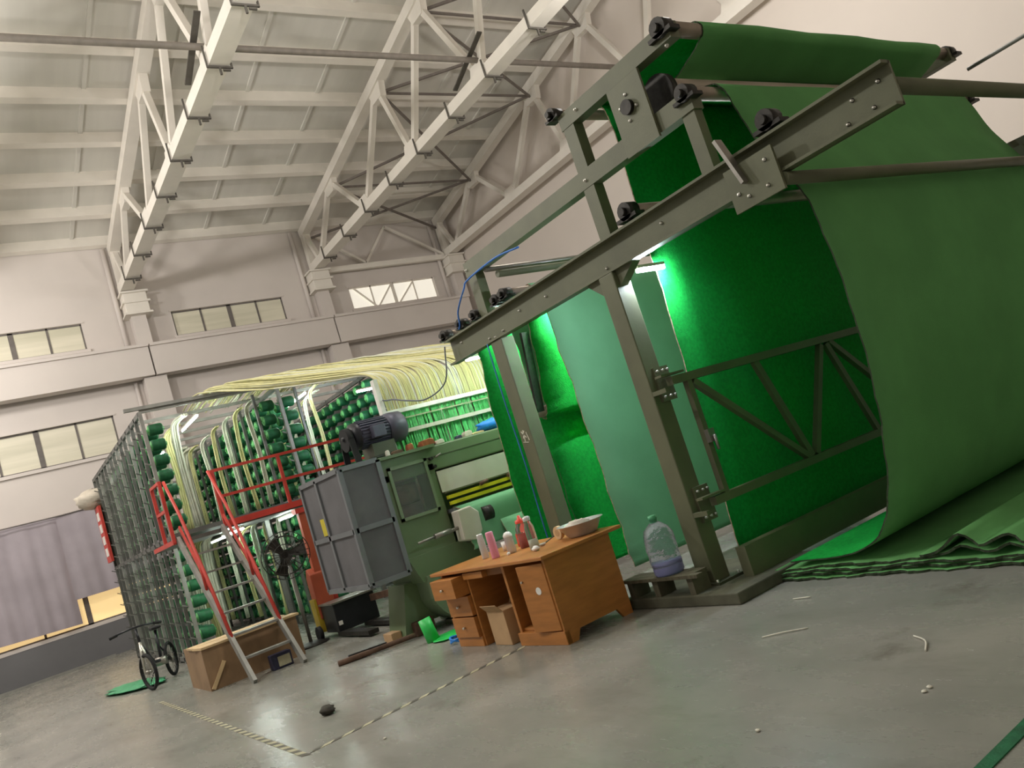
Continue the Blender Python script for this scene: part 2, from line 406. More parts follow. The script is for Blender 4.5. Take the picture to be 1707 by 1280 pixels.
# ---- trusses
TOPN = [27.2, 24.0, 19.4, 16.3, 13.0, 9.7, 6.4, 3.0]
BOTN = [26.4, 22.0, 18.5, 14.6, 11.3, 8.0, 4.7]
def tc(y): return zp(y)-.17
ZB = 10.92
def truss(X, label, clamps):
    t = thing('roof_truss', label, 'truss', (X, WALL_Y-.3, 10.76), 'white roof trusses')
    MB().beam((X, 27.1, ZB), (X, -14, ZB), .4, .28).build('bottom_chord', 'truss_white', t)
    MB().beam((X, 27.3, tc(27.3)), (X, 3, tc(3)), .32, .3).build('top_chord', 'truss_white', t)
    MB().beam((X, 3, tc(3)), (X, -14, tc(-14)), .32, .3).build('top_chord', 'truss_white', t)
    MB().beam((X, 27.15, 10.7), (X, 27.15, tc(27.2)), .3, .24).build('end_post', 'truss_white', t)
    seq = []
    for i in range(len(BOTN)):
        seq.append(((TOPN[i], tc(TOPN[i])), (BOTN[i], ZB))); seq.append(((BOTN[i], ZB), (TOPN[i+1], tc(TOPN[i+1]))))
    for (a, b), (c, d) in seq:
        MB().beam((X, a, b), (X, c, d), .16, .15, up=(1, 0, 0)).build('web_member', 'truss_white', t)
    for yy in TOPN[1:]:
        MB().prism([(yy-.4, tc(yy-.4)-.1), (yy+.4, tc(yy+.4)-.1), (yy+.28, tc(yy)-.5), (yy-.28, tc(yy)-.5)], X-.1, X+.1, 'x').build('gusset', 'truss_white', t)
    for yy in BOTN[1:]:
        MB().prism([(yy-.4, ZB+.1), (yy+.4, ZB+.1), (yy+.25, ZB+.42), (yy-.25, ZB+.42)], X-.1, X+.1, 'x').build('gusset', 'truss_white', t)
    if clamps:
        cb = MB(); cb.box((-.25, -.02, -.16), (-.22, .02, .26)); cb.box((-.25, -.02, -.2), (.26, .02, -.16)); cb.box((.23, -.02, -.2), (.26, .02, -.08)); cb.box((-.02, -.02, -.34), (.02, .02, -.2)); cb.box((.06, -.02, -.26), (.2, .02, -.22))
        me = cb.mesh('hanger_clamp', 'dark_clamp')
        yy = 25.6
        while yy > 8:
            put('hanger_clamp', me, t, loc=(X, yy, ZB)); yy -= 1.9
        MB().beam((X-.24, 15.5, 11.15), (X-.24, 13.9, 11.72), .03, .13, up=(1, 0, 0)).build('flat_bar', 'dark_clamp', t)
    return t
truss(-.55, 'white steel roof truss at far left out past the low windows', False)
truss(5.72, 'white steel roof truss at left, nearest the photographer, with dark hanger clamps', True)
truss(12.3, 'middle white steel roof truss with dark hanger clamps and cross bracing beside it', True)
truss(18.15, 'white steel roof truss against the gable wall', False)
# roof bracing in the last bay
br = thing('roof_bracing', 'dark grey crossed bracing rods between middle truss and gable truss', 'bracing', (15.3, 22, 12.5))
for a, b in ((0, 1), (1, 2), (2, 3), (3, 4), (4, 5)):
    ya, yb = TOPN[a], TOPN[b]
    MB().beam((12.4, ya, tc(ya)-.25), (18.05, yb, tc(yb)-.25), .07, .07).build('brace_rod', 'brace_grey', br)
    MB().beam((12.4, yb, tc(yb)-.29), (18.05, ya, tc(ya)-.29), .07, .07).build('brace_rod', 'brace_grey', br)
    MB().beam((12.4, yb, tc(yb)-.27), (18.05, yb, tc(yb)-.27), .06, .06).build('strut', 'brace_grey', br)
wbr = thing('wall_bracing', 'white wall brace truss above the bright window by the gable', 'bracing', (15.2, 27.1, 10.7))
MB().beam((12.6, 27.1, 10.78), (17.9, 27.1, 10.78), .16, .2).build('bottom_beam', 'truss_white', wbr)
for a, b, c, d in ((12.6, 12.2, 14.4, 10.9), (14.4, 10.9, 15.6, 12.3), (15.6, 12.3, 17.9, 10.9)): MB().beam((a, 27.1, b), (c, 27.1, d), .09, .09, up=(0, 1, 0)).build('diagonal', 'truss_white', wbr)
tag(MB().cyl((-12, 14.5, 11.36), (18.6, 14.5, 11.36), .07, n=10).build('roof_pipe', 'pipe_grey'), 'long grey pipe running straight through the roof trusses', 'pipe')

# ================================================================== TURF FRAME
XF = 5.3; XB = 9.9
fr = thing('turf_machine', 'tall olive-painted steel frame with rollers carrying green turf', 'machine frame', (XF, 5.4, 0))
def channel(x, y0, y1, z0, z1, s=-1, name='lower_beam', mt='olive'):
    b = MB(); b.box((x-.012, y0, z0), (x+.012, y1, z1))
    xa, xb = sorted((x, x+s*.1))
    b.box((xa, y0, z0), (xb, y1, z0+.022)); b.box((xa, y0, z1-.022), (xb, y1, z1)); return b.build(name, mt, fr)
boltm = MB().lathe((0, 0, 0), [(.001, .018), (.011, .018), (.011, 0), (.017, 0), (.017, -.006)], 8, axis=(-1, 0, 0)).mesh('bolt', 'bolt')
def bolts(pts, x, parent=None):
    for yy, zz in pts: put('bolt', boltm, parent or fr, loc=(x, yy, zz))
for X, s in ((XF, -1), (XB, 1)):
    channel(X, 2.42, 8.45, 3.05, 3.36, s)
    MB().box((X-.1, 5.29, .12), (X+.1, 5.49, 3.05)).build('post', 'olive', fr, bevel=.01)
    MB().box((X-.08, 7.3, .1), (X+.1, 7.52, 3.05)).build('post', 'olive', fr, bevel=.01)
    MB().prism([(5.29, 2.9), (5.29, 3.05), (5.05, 3.05)], X-.05, X+.05, 'x').build('gusset', 'olive', fr)
    MB().prism([(5.49, 2.85), (5.49, 3.05), (5.72, 3.05)], X-.05, X+.05, 'x').build('gusset', 'olive', fr)
    MB().box((X-.06, 7.42, 3.36), (X+.06, 7.58, 4.02)).build('upper_post', 'olive', fr)
    MB().box((X-.06, 5.19, 3.36), (X+.06, 5.34, 4.62)).build('upper_post', 'olive', fr)
    MB().box((X-.05, 3.9, 3.36), (X+.05, 4.03, 3.99)).build('upper_post', 'olive', fr)
    MB().box((X-.065, 3.88, 3.87), (X+.055, 7.6, 4.04)).build('upper_beam', 'olive', fr)
    MB().box((X-.065, 3.86, 4.48), (X+.055, 5.36, 4.63)).build('top_beam', 'olive', fr)
    MB().box((X-.1, 4.26, 3.84), (X-.075, 4.66, 4.46)).build('drum_plate', 'olive', fr)
    # adjuster plate and handle near the free end of the lower beam
    MB().box((X-.14, 3.32, 2.92), (X-.115, 3.78, 3.26)).build('adjuster_plate', 'olive', fr)
    MB().beam((X-.16, 3.6, 3.1), (X-.16, 3.72, 3.5), .03, .08, up=(1, 0, 0)).build('lever', 'steel', fr)
bolts([(4.46, 4.33), (4.56, 4.25), (4.38, 4.19), (4.5, 4.11)], XF-.1)
bolts([(5.1, 4.56), (3.92, 4.44), (7.56, 3.95), (5.27, 3.94)], XF-.07)
bolts([(2.52, 3.27), (2.72, 3.25), (2.6, 3.13), (2.8, 3.12), (5.42, 3.12), (6.4, 3.2), (6.9, 3.22), (8.2, 3.26), (7.6, 3.12), (7.48, 3.1), (7.3, 3.12), (4.62, 3.22)], XF-.012)
bolts([(3.44, 3.0), (3.4, 3.18), (3.7, 3.05), (3.62, 3.0)], XF-.14)
# plate behind the drum bearing
def bearing(y, z, r=.07, x=XF-.05):
    b = MB(); b.box((x-.06, y-r*1.5, z-r*.9), (x+.06, y+r*1.5, z-r*.5)); b.cyl((x-.06, y, z), (x+.06, y, z), r, n=14); b.cyl((x-.1, y, z), (x-.06, y, z), r*.45, n=10)
    return b.build('bearing', 'bearing', fr)
ROLL = [(8.42, 3.43, .065), (8.0, 3.44, .06), (7.66, 3.44, .06), (7.17, 3.45, .06), (7.0, 3.46, .06), (4.9, 3.46, .08), (5.4, 4.68, .06), (3.93, 4.6, .08), (3.92, 4.02, .07)]
for yy, zz, r in ROLL:
    bearing(yy, zz, r*1.05); bearing(yy, zz, r*1.05, XB+.05)
    MB().cyl((XF, yy, zz), (XB, yy, zz), r*.8, n=14).build('roller', 'roller', fr)
MB().cyl((XF-.14, 4.47, 4.22), (XF-.1, 4.47, 4.22), .065, n=16).build('drum_bearing', 'bearing', fr)
MB().cyl((XF+.1, 4.3, 4.24), (XF+.17, 4.3, 4.24), .17, n=24).build('sprocket', 'bearing', fr)
bearing(3.32, 3.45, .08)
MB().cyl((XF+.2, 4.24, 4.27), (XB-.1, 4.24, 4.27), .075, n=20).build('drum', 'drum', fr)
# cross pipes
MB().cyl((XF+.01, 2.47, 3.21), (XB, 2.47, 3.21), .055, n=14).build('cross_pipe', 'olive', fr)
MB().cyl((XF-.1, 3.34, 3.0), (XB, 3.34, 3.0), .05, n=14).build('cross_pipe', 'olive', fr)
MB().cyl((XF, 7.1, 3.72), (XB, 7.1, 3.72), .04, n=10).build('cross_pipe', 'olive', fr)
MB().cyl((XF, 7.3, 3.85), (XB, 7.3, 3.85), .03, n=10).build('cross_pipe', 'steel', fr)
MB().cyl((9.98, 3.8, 4.33), (9.98, 1.9, 4.36), .022, n=10).build('stay_rod', 'galv', fr)
# base transverse beam and foot plates
MB().box((XF+.1, 5.02, .1), (XB, 5.13, .36)).build('base_beam', 'olive', fr)
MB().box((XF-.13, 5.22, .1), (XF+.2, 5.56, .125)).build('foot_plate', 'olive_dark', fr)
bz = MB().lathe((0, 0, 0), [(.001, .022), (.012, .022), (.012, 0)], 8).mesh('anchor_bolt', 'bolt')
for xx, yy in ((5.19, 5.25), (5.19, 5.53), (5.47, 5.25), (5.47, 5.53)): put('anchor_bolt', bz, fr, loc=(xx, yy, .125))
sl = MB().box((4.93, 4.82, 0), (6.1, 6.28, .1)); o = sl.build('base_slab', 'stone_slab', bevel=.012); tag(o, 'dark oily steel base slab under the frame post', 'slab')
# floor rail strips behind
tag(MB().box((5.75, 4.93, 0), (9.7, 5.0, .06)).build('floor_rail', 'galv'), 'pale steel rail on the floor under the base beam', 'rail')

# gate truss
gt = thing('truss_gate', 'olive steel truss gate bolted to the frame post before green turf', 'gate', (5.4, 5.18, .8))
def gb_(p, q, w=.06, h=.06, name='brace', mt='olive'):
    return MB().beam((p[0], 5.16, p[1]), (q[0], 5.16, q[1]), w, h, up=(0, 1, 0)).build(name, mt, gt)
gb_((5.32, 1.93), (9.3, 1.93), .075, .075, 'top_rail'); gb_((5.36, .8), (9.3, .8), .075, .075, 'bottom_rail')
gb_((5.54, .8), (5.54, 1.9), .06, .06, 'end_upright')
gb_((5.6, 1.88), (6.86, .82)); gb_((6.52, 1.9), (6.88, .84), .075, .05); gb_((6.96, .84), (7.62, 1.88)); gb_((7.72, 1.88), (8.1, .84), .07, .05); gb_((7.78, 1.9), (8.9, .9)); gb_((9.0, .82), (9.0, 1.9))
for zz in (1.93, .8):
    MB().box((5.2, 5.12, zz-.09), (5.24, 5.29, zz-.05)).box((5.2, 5.12, zz+.05), (5.5, 5.2, zz+.07)).box((5.28, 5.26, zz-.16), (5.46, 5.29, zz+.16)).build('hinge_bracket', 'olive', gt)
    for k in (-.12, .12):
        for j in (5.3, 5.37, 5.43): put('bolt', bz, gt, loc=(j, 5.255, zz+k), rot=(R(90), 0, 0))
MB().box((5.5, 5.08, 1.3), (5.58, 5.13, 1.42)).cyl((5.54, 5.06, 1.22), (5.54, 5.06, 1.36), .015, n=8).build('latch', 'steel', gt)

# ================================================================== TURF
tw = thing('turf_web', 'continuous wide sheet of green artificial turf looping over the frame rollers', 'artificial turf', (5.6, 6.2, .2))
def sheet(prof, x0, x1, mats, name, label, t=.012, k=6, nx=10, wob=.012, seed=0, parent=tw, edge=2):
    rnd = random.Random(seed); P = catmull([(a, b, 0) for a, b in prof], k); n = len(P); ph = rnd.uniform(0, 6)
    A = []; B = []
    for i in range(n):
        d = (P[min(i+1, n-1)]-P[max(i-1, 0)]).normalized(); nn = Vector((-d.y, d.x, 0))
        A.append(P[i]+nn*t/2); B.append(P[i]-nn*t/2)
    xs = [j/nx for j in range(nx+1)]
    mb = MB()
    def X(i, u):
        w = wob*(math.sin(i*.9+ph)+.6*math.sin(i*2.3+ph*2))
        return x0+(x1-x0)*u+w*(1-u)**6
    def ripple(i, u): return .012*math.sin(u*17+i*.13+ph)*math.sin(i/max(1, n-1)*math.pi)
    va = [(X(i, u), A[i].x+ripple(i, u), A[i].y) for i in range(n) for u in xs]; vb = [(X(i, u), B[i].x+ripple(i, u), B[i].y) for i in range(n) for u in xs]
    W = nx+1; fa = [(i*W+j, i*W+j+1, (i+1)*W+j+1, (i+1)*W+j) for i in range(n-1) for j in range(nx)]
    NV = len(va)
    mb.v = va+vb
    for f in fa: mb.f.append(f); mb.mi.append(0); mb.smooth.append(True)
    for f in fa: mb.f.append(tuple(i+NV for i in f[::-1])); mb.mi.append(1); mb.smooth.append(True)
    for i in range(n-1):
        for j in (0, nx): mb.f.append((i*W+j, (i+1)*W+j, NV+(i+1)*W+j, NV+i*W+j)); mb.mi.append(2); mb.smooth.append(False)
    for i in (0, n-1):
        for j in range(nx): mb.f.append((i*W+j, i*W+j+1, NV+i*W+j+1, NV+i*W+j)); mb.mi.append(2); mb.smooth.append(False)
    o = mb.build(name, mats, parent)
    if label: o['label'] = label
    return o
X1 = 9.62
# left side of the path (rising z => side towards -Y) is material 0
sheet([(9.05, 1.05), (8.8, .62), (8.55, .42), (8.44, .6), (8.5, 1.2), (8.47, 2.2), (8.38, 3.0), (8.36, 3.38), (8.42, 3.5), (8.2, 3.52), (8.0, 3.51)], 5.58, X1, ['turf_pile', 'turf_back', 'selvage'], 'turf_run', 'bright green turf run rising beside the tufting machine', seed=1)
sheet([(8.0, 3.51), (7.85, 3.5), (7.66, 3.5), (7.58, 3.38), (7.56, 2.8), (7.55, 2.25), (7.5, 2.05), (7.42, 2.1), (7.38, 2.35), (7.26, 2.9), (7.2, 3.3), (7.17, 3.5), (7.08, 3.53), (6.98, 3.52)], 5.6, X1, ['turf_pile', 'turf_back', 'selvage'], 'turf_run', 'bright green turf loop hanging around a weight roller', seed=2)
sheet([(7.64, 2.2), (7.6, 1.95), (7.55, 1.6), (7.52, 1.0), (7.48, .5), (7.45, .27)], 5.6, X1, ['turf_pile', 'turf_pile', 'selvage_dark'], 'turf_run', 'lower bright green turf sheet below the weight roller', seed=3)
sheet([(6.98, 3.52), (6.9, 3.46), (6.82, 3.2), (6.79, 2.6), (6.77, 2.0), (6.75, 1.2), (6.73, .6), (6.72, .25)], 5.56, X1, ['turf_pile', 'turf_back', 'selvage'], 'turf_run', 'turf sheet with its pale milky green backing facing out', seed=4)
sheet([(5.46, .16), (5.43, .3), (5.40, .9), (5.34, 1.98), (5.29, 2.7), (5.27, 3.24), (5.23, 4.0), (5.22, 4.45), (5.28, 4.7), (5.4, 4.77)], 5.76, X1, ['turf_pile', 'turf_back', 'selvage'], 'turf_run', 'tall turf sheet with green pile facing out behind the gate', seed=5, wob=.006)
sheet([(5.4, 4.76), (4.9, 4.72), (4.3, 4.7), (3.95, 4.69), (3.85, 4.62), (3.86, 4.55), (3.95, 4.5), (4.12, 4.43), (4.28, 4.38)], 5.66, X1, ['turf_pile', 'turf_back_shaded', 'selvage_dark'], 'turf_run', 'shade-tinted green turf wrapped over the top roller', seed=6, wob=.004)
sheet([(4.34, 4.2), (4.26, 4.165), (4.1, 4.12), (3.95, 4.1), (3.83, 4.04), (3.76, 3.85), (3.68, 3.52), (3.5, 3.1), (3.42, 2.85), (3.39, 2.4), (3.41, 1.81), (3.47, 1.3), (3.53, 1.0), (3.62, .65), (3.72, .42), (3.86, .26), (4.1, .17), (4.4, .15), (4.72, .15)], 5.55, X1, ['turf_pile', 'turf_back_shaded', 'selvage_dark'], 'turf_run', 'big front sheet of shade-tinted green turf backing falling to the floor', seed=7, wob=.008)
wr = MB().cyl((5.4, 7.49, 2.14), (9.7, 7.49, 2.14), .065, n=14); tag(wr.build('weight_roller', 'roller'), 'grey weight roller held in the bright green turf loop', 'roller')
tag(MB().beam((5.54, 7.28, 3.05), (5.54, 7.44, 2.14), .04, .1, up=(1, 0, 0)).build('hanger_arm', 'bearing'), 'dark worn hanger arm holding the end of the weight roller', 'arm')
# folded pile on the floor
pl = thing('turf_pile', 'layers of shade-tinted green turf folded in a low pile on the floor', 'folded turf', (5.5, 3.5, 0))
def ridge(y):
    z = 0
    for c, h, w in ((3.24, .12, .1), (2.93, .11, .09), (2.66, .12, .09), (2.36, .14, .11), (1.98, .13, .12), (1.6, .1, .12)): z += h*math.exp(-((y-c)/w)**2)
    return z
for L in range(5):
    z0 = .012+.026*L; prof = []; yy = 4.86-.025*L
    while yy > .6:
        prof.append((yy, z0+.008*math.sin(yy*7+L)+(ridge(yy)*max(0, (L-2)/2)))); yy -= .11
    if L == 4: prof = [(a, b) for a, b in prof if a < 3.62]
    sheet(prof, 5.48+.02*(L % 2)+.012*L, X1, ['turf_pile' if L == 3 else 'turf_back_shaded', 'turf_back_shaded', 'selvage_dark'], 'turf_layer', None, t=.018, k=3, nx=6, wob=.014, seed=20+L, parent=pl)
fo = MB()
for L in (0, 2):
    fo.tube([(x, 4.86, .03+.026*L) for x in (5.5, 7, 9.6)], .026, 8)
fo.build('fold', 'turf_back_shaded', pl)

# tube lamps within the frame
def tube_lamp(p, q, label, mt='tube_light', r=.016, group='fluorescent tubes', housing=True):
    p = Vector(p); q = Vector(q)
    t = thing('tube_lamp', label, 'lamp', tuple(p), group)
    MB().cyl(p, q, r, n=10).build('tube', mt, t)
    if housing: MB().beam(p+Vector((0, 0, r+.02)), q+Vector((0, 0, r+.02)), .05, .03).build('housing', 'plastic_white', t)
    return t
tube_lamp((5.42, 5.2, 2.99), (5.78, 5.2, 2.99), 'glaring white tube lamp hung under the beam beside the frame post')
tube_lamp((5.85, 7.02, 3.22), (7.05, 7.02, 3.22), 'tube lamp tucked under the beam behind the pale turf sheet', 'tube_light_soft')
tube_lamp((5.75, 8.02, 3.3), (6.9, 8.02, 3.3), 'tube lamp tucked under the beam beside the rising turf run', 'tube_light_low')
tube_lamp((5.66, 8.8, 3.14), (6.8, 8.8, 3.14), 'tube lamp shining between rising turf run and yellow yarn curtain', 'tube_light_mid')

ck_ = MB()
for a, b in (((7.47, 1.98), (7.4, 1.9)), ((7.46, 1.9), (7.41, 1.98)), ((7.38, 1.96), (7.36, 1.86)), ((7.48, 1.86), (7.38, 1.84)), ((7.43, 1.99), (7.44, 1.86))):
    ck_.beam((XF-.082, a[0], a[1]), (XF-.082, b[0], b[1]), .004, .012, up=(0, 1, 0))
o = ck_.build('chalk_mark', 'thread', fr); o['kind'] = 'stuff'; o['label'] = 'small white chalk scribble'
# cables on the frame
def cable(name, pts, r, mt, label, k=5):
    return tag(MB().tube(catmull(pts, k), r, 6).build(name, mt), label, 'cable')
cable('blue_cable', [(5.18, 6.45, 3.78), (5.18, 6.9, 3.84), (5.17, 7.5, 3.82), (5.16, 7.62, 3.75), (5.18, 7.9, 3.58), (5.18, 7.95, 3.43), (5.18, 8.0, 3.38)], .011, 'cable_blue', 'blue cable draped from the upper beam to the lower beam')
cable('post_cable', [(5.2, 7.56, 3.05), (5.2, 7.57, 2.4), (5.2, 7.55, 1.6), (5.2, 7.57, .9), (5.2, 7.55, .1)], .008, 'cable_blue', 'blue cable running down the inner frame post')
cable('grey_cable', [(5.2, 8.46, 3.3), (5.15, 8.6, 2.9), (5.0, 8.9, 2.78), (4.9, 9.2, 2.85), (4.85, 9.5, 2.95), (4.8, 9.7, 3.0), (4.75, 9.85, 3.15)], .01, 'cable_grey', 'thin grey cable sagging from beam end to the yarn curtain')

# ================================================================== TUFTING MACHINE
YM = 9.3
tm = thing('tufting_machine', 'green tufting machine with glazed inspection door and round-footed base', 'machine', (4.3, YM, 0))
hb = MB(); hb.box((4.28, YM, 1.9), (X1, YM+.9, 2.22)); hb.build('head_beam', 'machine_green', tm, bevel=.02)
# column with a window opening
cb = holed(MB(), 4.28, 5.02, .95, 1.9, [(4.40, 1.42, 4.9, 2.0)], YM, YM+.05); cb.box((4.28, YM+.5, .95), (5.02, YM+.9, 1.9)); cb.box((4.28, YM+.05, .95), (4.33, YM+.5, 1.9)); cb.box((4.97, YM+.05, .95), (5.02, YM+.5, 1.9)); cb.box((4.28, YM+.05, .95), (5.02, YM+.5, 1.05))
cb.build('column', 'machine_green', tm)
dr = bpy.data.objects.new('door', None)
df = MB()
for a, b in (((4.37, YM-.03, 1.4), (4.41, YM+.0, 2.09)), ((4.89, YM-.03, 1.4), (4.93, YM, 2.09)), ((4.37, YM-.03, 1.4), (4.93, YM, 1.44)), ((4.37, YM-.03, 2.05), (4.93, YM, 2.09))): df.box(a, b)
door = df.build('door', 'machine_pale', tm)
MB().box((4.41, YM-.02, 1.44), (4.89, YM-.012, 2.05)).build('pane', 'glass', door)
inn = MB(); inn.cyl((4.5, YM+.3, 1.72), (4.85, YM+.3, 1.72), .13, n=14); inn.box((4.42, YM+.32, 1.42), (4.88, YM+.4, 1.6)); inn.cyl((4.78, YM+.1, 1.45), (4.78, YM+.1, 2.0), .02, n=8)
inn.build('pane_reflection', 'brown_rust', tm)  # added brown shapes behind the glass, standing in for its reflection
MB().box((4.26, YM-.05, 2.2), (5.1, YM+.55, 2.24)).build('top_plate', 'machine_green', tm)
MB().box((5.03, YM-.015, 1.6), (X1-.1, YM, 1.88)).build('white_panel', 'panel_white', tm)
MB().box((5.02, YM+.3, .9), (X1, YM+.35, 1.9)).build('back_plate', 'machine_green', tm)
for zz, yy in ((1.52, YM-.05), (1.44, YM-.08)): MB().beam((5.06, yy, zz), (X1-.1, yy, zz), .05, .045).build('yellow_rail', 'yellow_rail', tm)
MB().beam((5.06, YM-.01, 1.59), (X1-.1, YM-.01, 1.59), .05, .02).build('needle_bar', 'olive', tm)
for x in (5.55, 6.0, 6.5, 7.1, 7.7): MB().cyl((x, YM-.1, 1.56), (x+.12, YM-.12, 1.58), .025, n=8).build('clamp', 'brown_rust', tm)
MB().box((5.05, YM-.12, 1.32), (X1-.1, YM+.1, 1.37)).build('bed_plate', 'cage_frame', tm)
sheet([(9.28, 1.38), (9.15, 1.36), (9.08, 1.28), (9.06, 1.0), (9.05, .8)], 5.1, X1, ['turf_back', 'turf_back', 'selvage'], 'turf_on_bed', 'pale green fresh turf coming down from the machine bed', parent=tm, seed=31)
# seam line and knobs on the head
MB().box((4.95, YM-.006, 2.075), (X1-.1, YM, 2.085)).build('seam', 'olive_dark', tm)
for x, z in ((5.0, 2.06), (5.02, 1.95)):
    MB().cyl((x, YM-.06, z), (x, YM, z), .022, n=10).build('knob', 'bearing', tm)
MB().cyl((5.06, YM-.05, 2.06), (5.14, YM-.07, 2.09), .012, n=8).build('knob', 'steel', tm)
# body under the column and round foot
MB().prism([(4.3, .95), (5.3, .95), (5.3, .62), (4.42, .62)], YM-.02, YM+.85, 'y').build('lower_body', 'machine_green', tm)
arc = [(4.46, .68)]+[(4.95+.5*math.cos(t), .52+.5*math.sin(t)) for t in [math.pi*(1.08+.84*i/14) for i in range(15)]]+[(5.46, .68)]
MB().prism(arc, YM-.06, YM+.3, 'y').build('round_foot', 'machine_pale', tm)
MB().prism([(4.3, .65), (5.2, .65), (5.2, 0), (4.9, 0), (4.85, .12), (4.45, .12), (4.4, 0), (4.12, 0)], YM+.3, YM+.8, 'y').build('rear_leg', 'machine_green', tm)
MB().box((4.7, YM-.05, 0), (5.4, YM+.3, .06)).build('foot_pad', 'olive_dark', tm)
# gearbox with crank shaft
g = MB().prism([(5.0, .95), (5.2, .9), (5.3, 1.0), (5.32, 1.24), (5.22, 1.34), (5.02, 1.33)], YM-.26, YM-.08, 'y').build('gear_cover', 'plastic_white', tm, bevel=.015)
MB().box((5.15, YM-.08, .9), (5.55, YM, 1.3)).build('gear_mount', 'olive_dark', tm)
MB().cyl((5.38, YM-.2, 1.18), (5.52, YM-.2, 1.18), .1, n=14).build('coupling', 'bearing', tm)
c = MB(); c.cyl((5.05, YM-.17, 1.12), (4.78, YM-.17, 1.11), .022, n=10); c.cyl((4.9, YM-.17, 1.115), (4.66, YM-.17, 1.11), .035, n=12); c.cyl((4.66, YM-.17, 1.11), (4.42, YM-.17, 1.1), .016, n=10)
c.build('crank_shaft', 'steel', tm)
# yarn feed over the machine
YF = 9.75
MB().beam((4.78, YF, 2.82), (X1, YF, 2.82), .06, .055).build('feed_rail', 'white_lid', tm)
MB().beam((4.84, YF-.02, 2.53), (X1, YF-.02, 2.53), .05, .05).build('feed_rail', 'panel_white', tm)
MB().beam((4.84, YF-.01, 2.71), (X1, YF-.01, 2.70), .014, .014).build('feed_wire', 'yellow_tape', tm)
MB().box((4.74, YF-.05, 2.22), (4.8, YF+.05, 3.3)).build('feed_post', 'white_lid', tm)
MB().box((X1-.1, YF-.05, 2.22), (X1, YF+.05, 3.3)).build('feed_post', 'white_lid', tm)
ys = MB(); rnd = random.Random(4)
for i in range(520):
    x = 4.84+rnd.random()*4.7; zt = 2.8; zb = 2.24
    w = .008; dx = rnd.uniform(-.03, .03); yy = YF+.04+rnd.uniform(-.01, .04)
    ys.add([(x-w, yy, zt), (x+w, yy, zt), (x+dx+w, yy-.02, zb), (x+dx-w, yy-.02, zb), (x, yy+.012, zt), (x+dx, yy-.008, zb)], [(0, 1, 2, 3), (1, 4, 5, 2), (4, 0, 3, 5)])
o = ys.build('yarn_strands', 'yarn_bright', tm); o['kind'] = 'stuff'
MB().box((4.84, YF+.1, 2.22), (X1-.1, YF+.13, 2.8)).build('yarn_backplate', 'tube_pale', tm)

# motor on top
mo = thing('drive_motor', 'blue-grey finned electric motor lying on top of the tufting machine', 'motor', (4.5, 9.75, 2.4))
YQ = 9.72; ZQ = 2.62
b = MB().cyl((4.28, YQ, ZQ), (4.74, YQ, ZQ), .165, n=28)
b.build('motor_body', 'motor_grey', mo)
fin = MB()
for i in range(28):
    t = 2*math.pi*i/28; cx, cz = math.cos(t), math.sin(t)
    fin.beam((4.32, YQ+cx*.175, ZQ+cz*.175), (4.7, YQ+cx*.175, ZQ+cz*.175), .012, .03, up=(0, cx, cz))
fin.build('fins', 'motor_grey', mo)
MB().lathe((4.72, YQ, ZQ), [(.17, 0), (.2, .02), (.205, .1), (.2, .22), (.16, .26), (.001, .27)], 28, axis=(1, 0, 0)).build('fan_cowl', 'motor_grey', mo)
MB().lathe((4.3, YQ, ZQ), [(.18, 0), (.17, .06), (.08, .1), (.03, .12), (.03, .2), (.001, .2)], 24, axis=(-1, 0, 0)).build('end_bell', 'black_plastic', mo)
MB().box((4.4, YQ-.17, 2.3), (4.72, YQ+.17, 2.46)).build('mount', 'olive_dark', mo)
MB().box((4.42, YQ-.28, 2.52), (4.6, YQ-.17, 2.68)).build('terminal_box', 'motor_grey', mo, bevel=.01)
MB().cyl((4.12, YQ, ZQ-.02), (4.2, YQ, ZQ-.02), .15, n=20).build('pulley', 'black_rubber', mo)
for sg in (-1, 1):
    MB().prism([(YQ+sg*.13, ZQ-.03), (YQ+sg*.15, ZQ-.03), (YQ+sg*.21, 2.2), (YQ+sg*.18, 2.2)], 4.12, 4.2, 'x').build('belt', 'black_rubber', mo)
# clutter on the machine top
for (x, yy, sx, sy, sz, mt, nm, lb, cat) in (
    (4.82, 9.4, .09, .08, .09, 'copper', 'valve_block', 'copper valve block under the motor on the machine top', 'valve'),
    (4.62, 9.38, .16, .06, .05, 'brown_rust', 'rusty_tool', 'rusty brown tool lying by the copper block', 'tool'),
    (4.48, 9.36, .05, .05, .08, 'plastic_white', 'oil_cap', 'small pale oil cap at the left edge of machine top', 'cap'),
    (5.08, 9.42, .2, .14, .09, 'copper', 'parts_tray', 'reddish brown parts tray right of the motor', 'tray'),
    (5.24, 9.36, .12, .08, .06, 'plastic_white', 'tape_box', 'white box with dark label on the machine edge', 'box'),
    (5.56, 9.4, .1, .06, .05, 'navy', 'small_pouch', 'small navy pouch on the machine top', 'pouch'),
    (5.72, 9.42, .13, .1, .08, 'cloth_pale', 'white_cloth', 'crumpled white cloth beside the blue bag', 'cloth'),
    (5.86, 9.38, .2, .06, .03, 'plywood_pale', 'wood_strip', 'pale wood strip under the white cloth', 'wood')):
    q = MB(); q.prism([(-sx/2, 0), (sx/2, 0), (sx/2*.9, sz*.8), (sx*.2, sz), (-sx*.35, sz*.9), (-sx/2, sz*.5)], -sy/2, sy/2, 'y')
    o = q.build(nm, mt, bevel=.008); o.location = (x, yy, 2.24 if x < 5.1 else 2.22); tag(o, lb, cat)
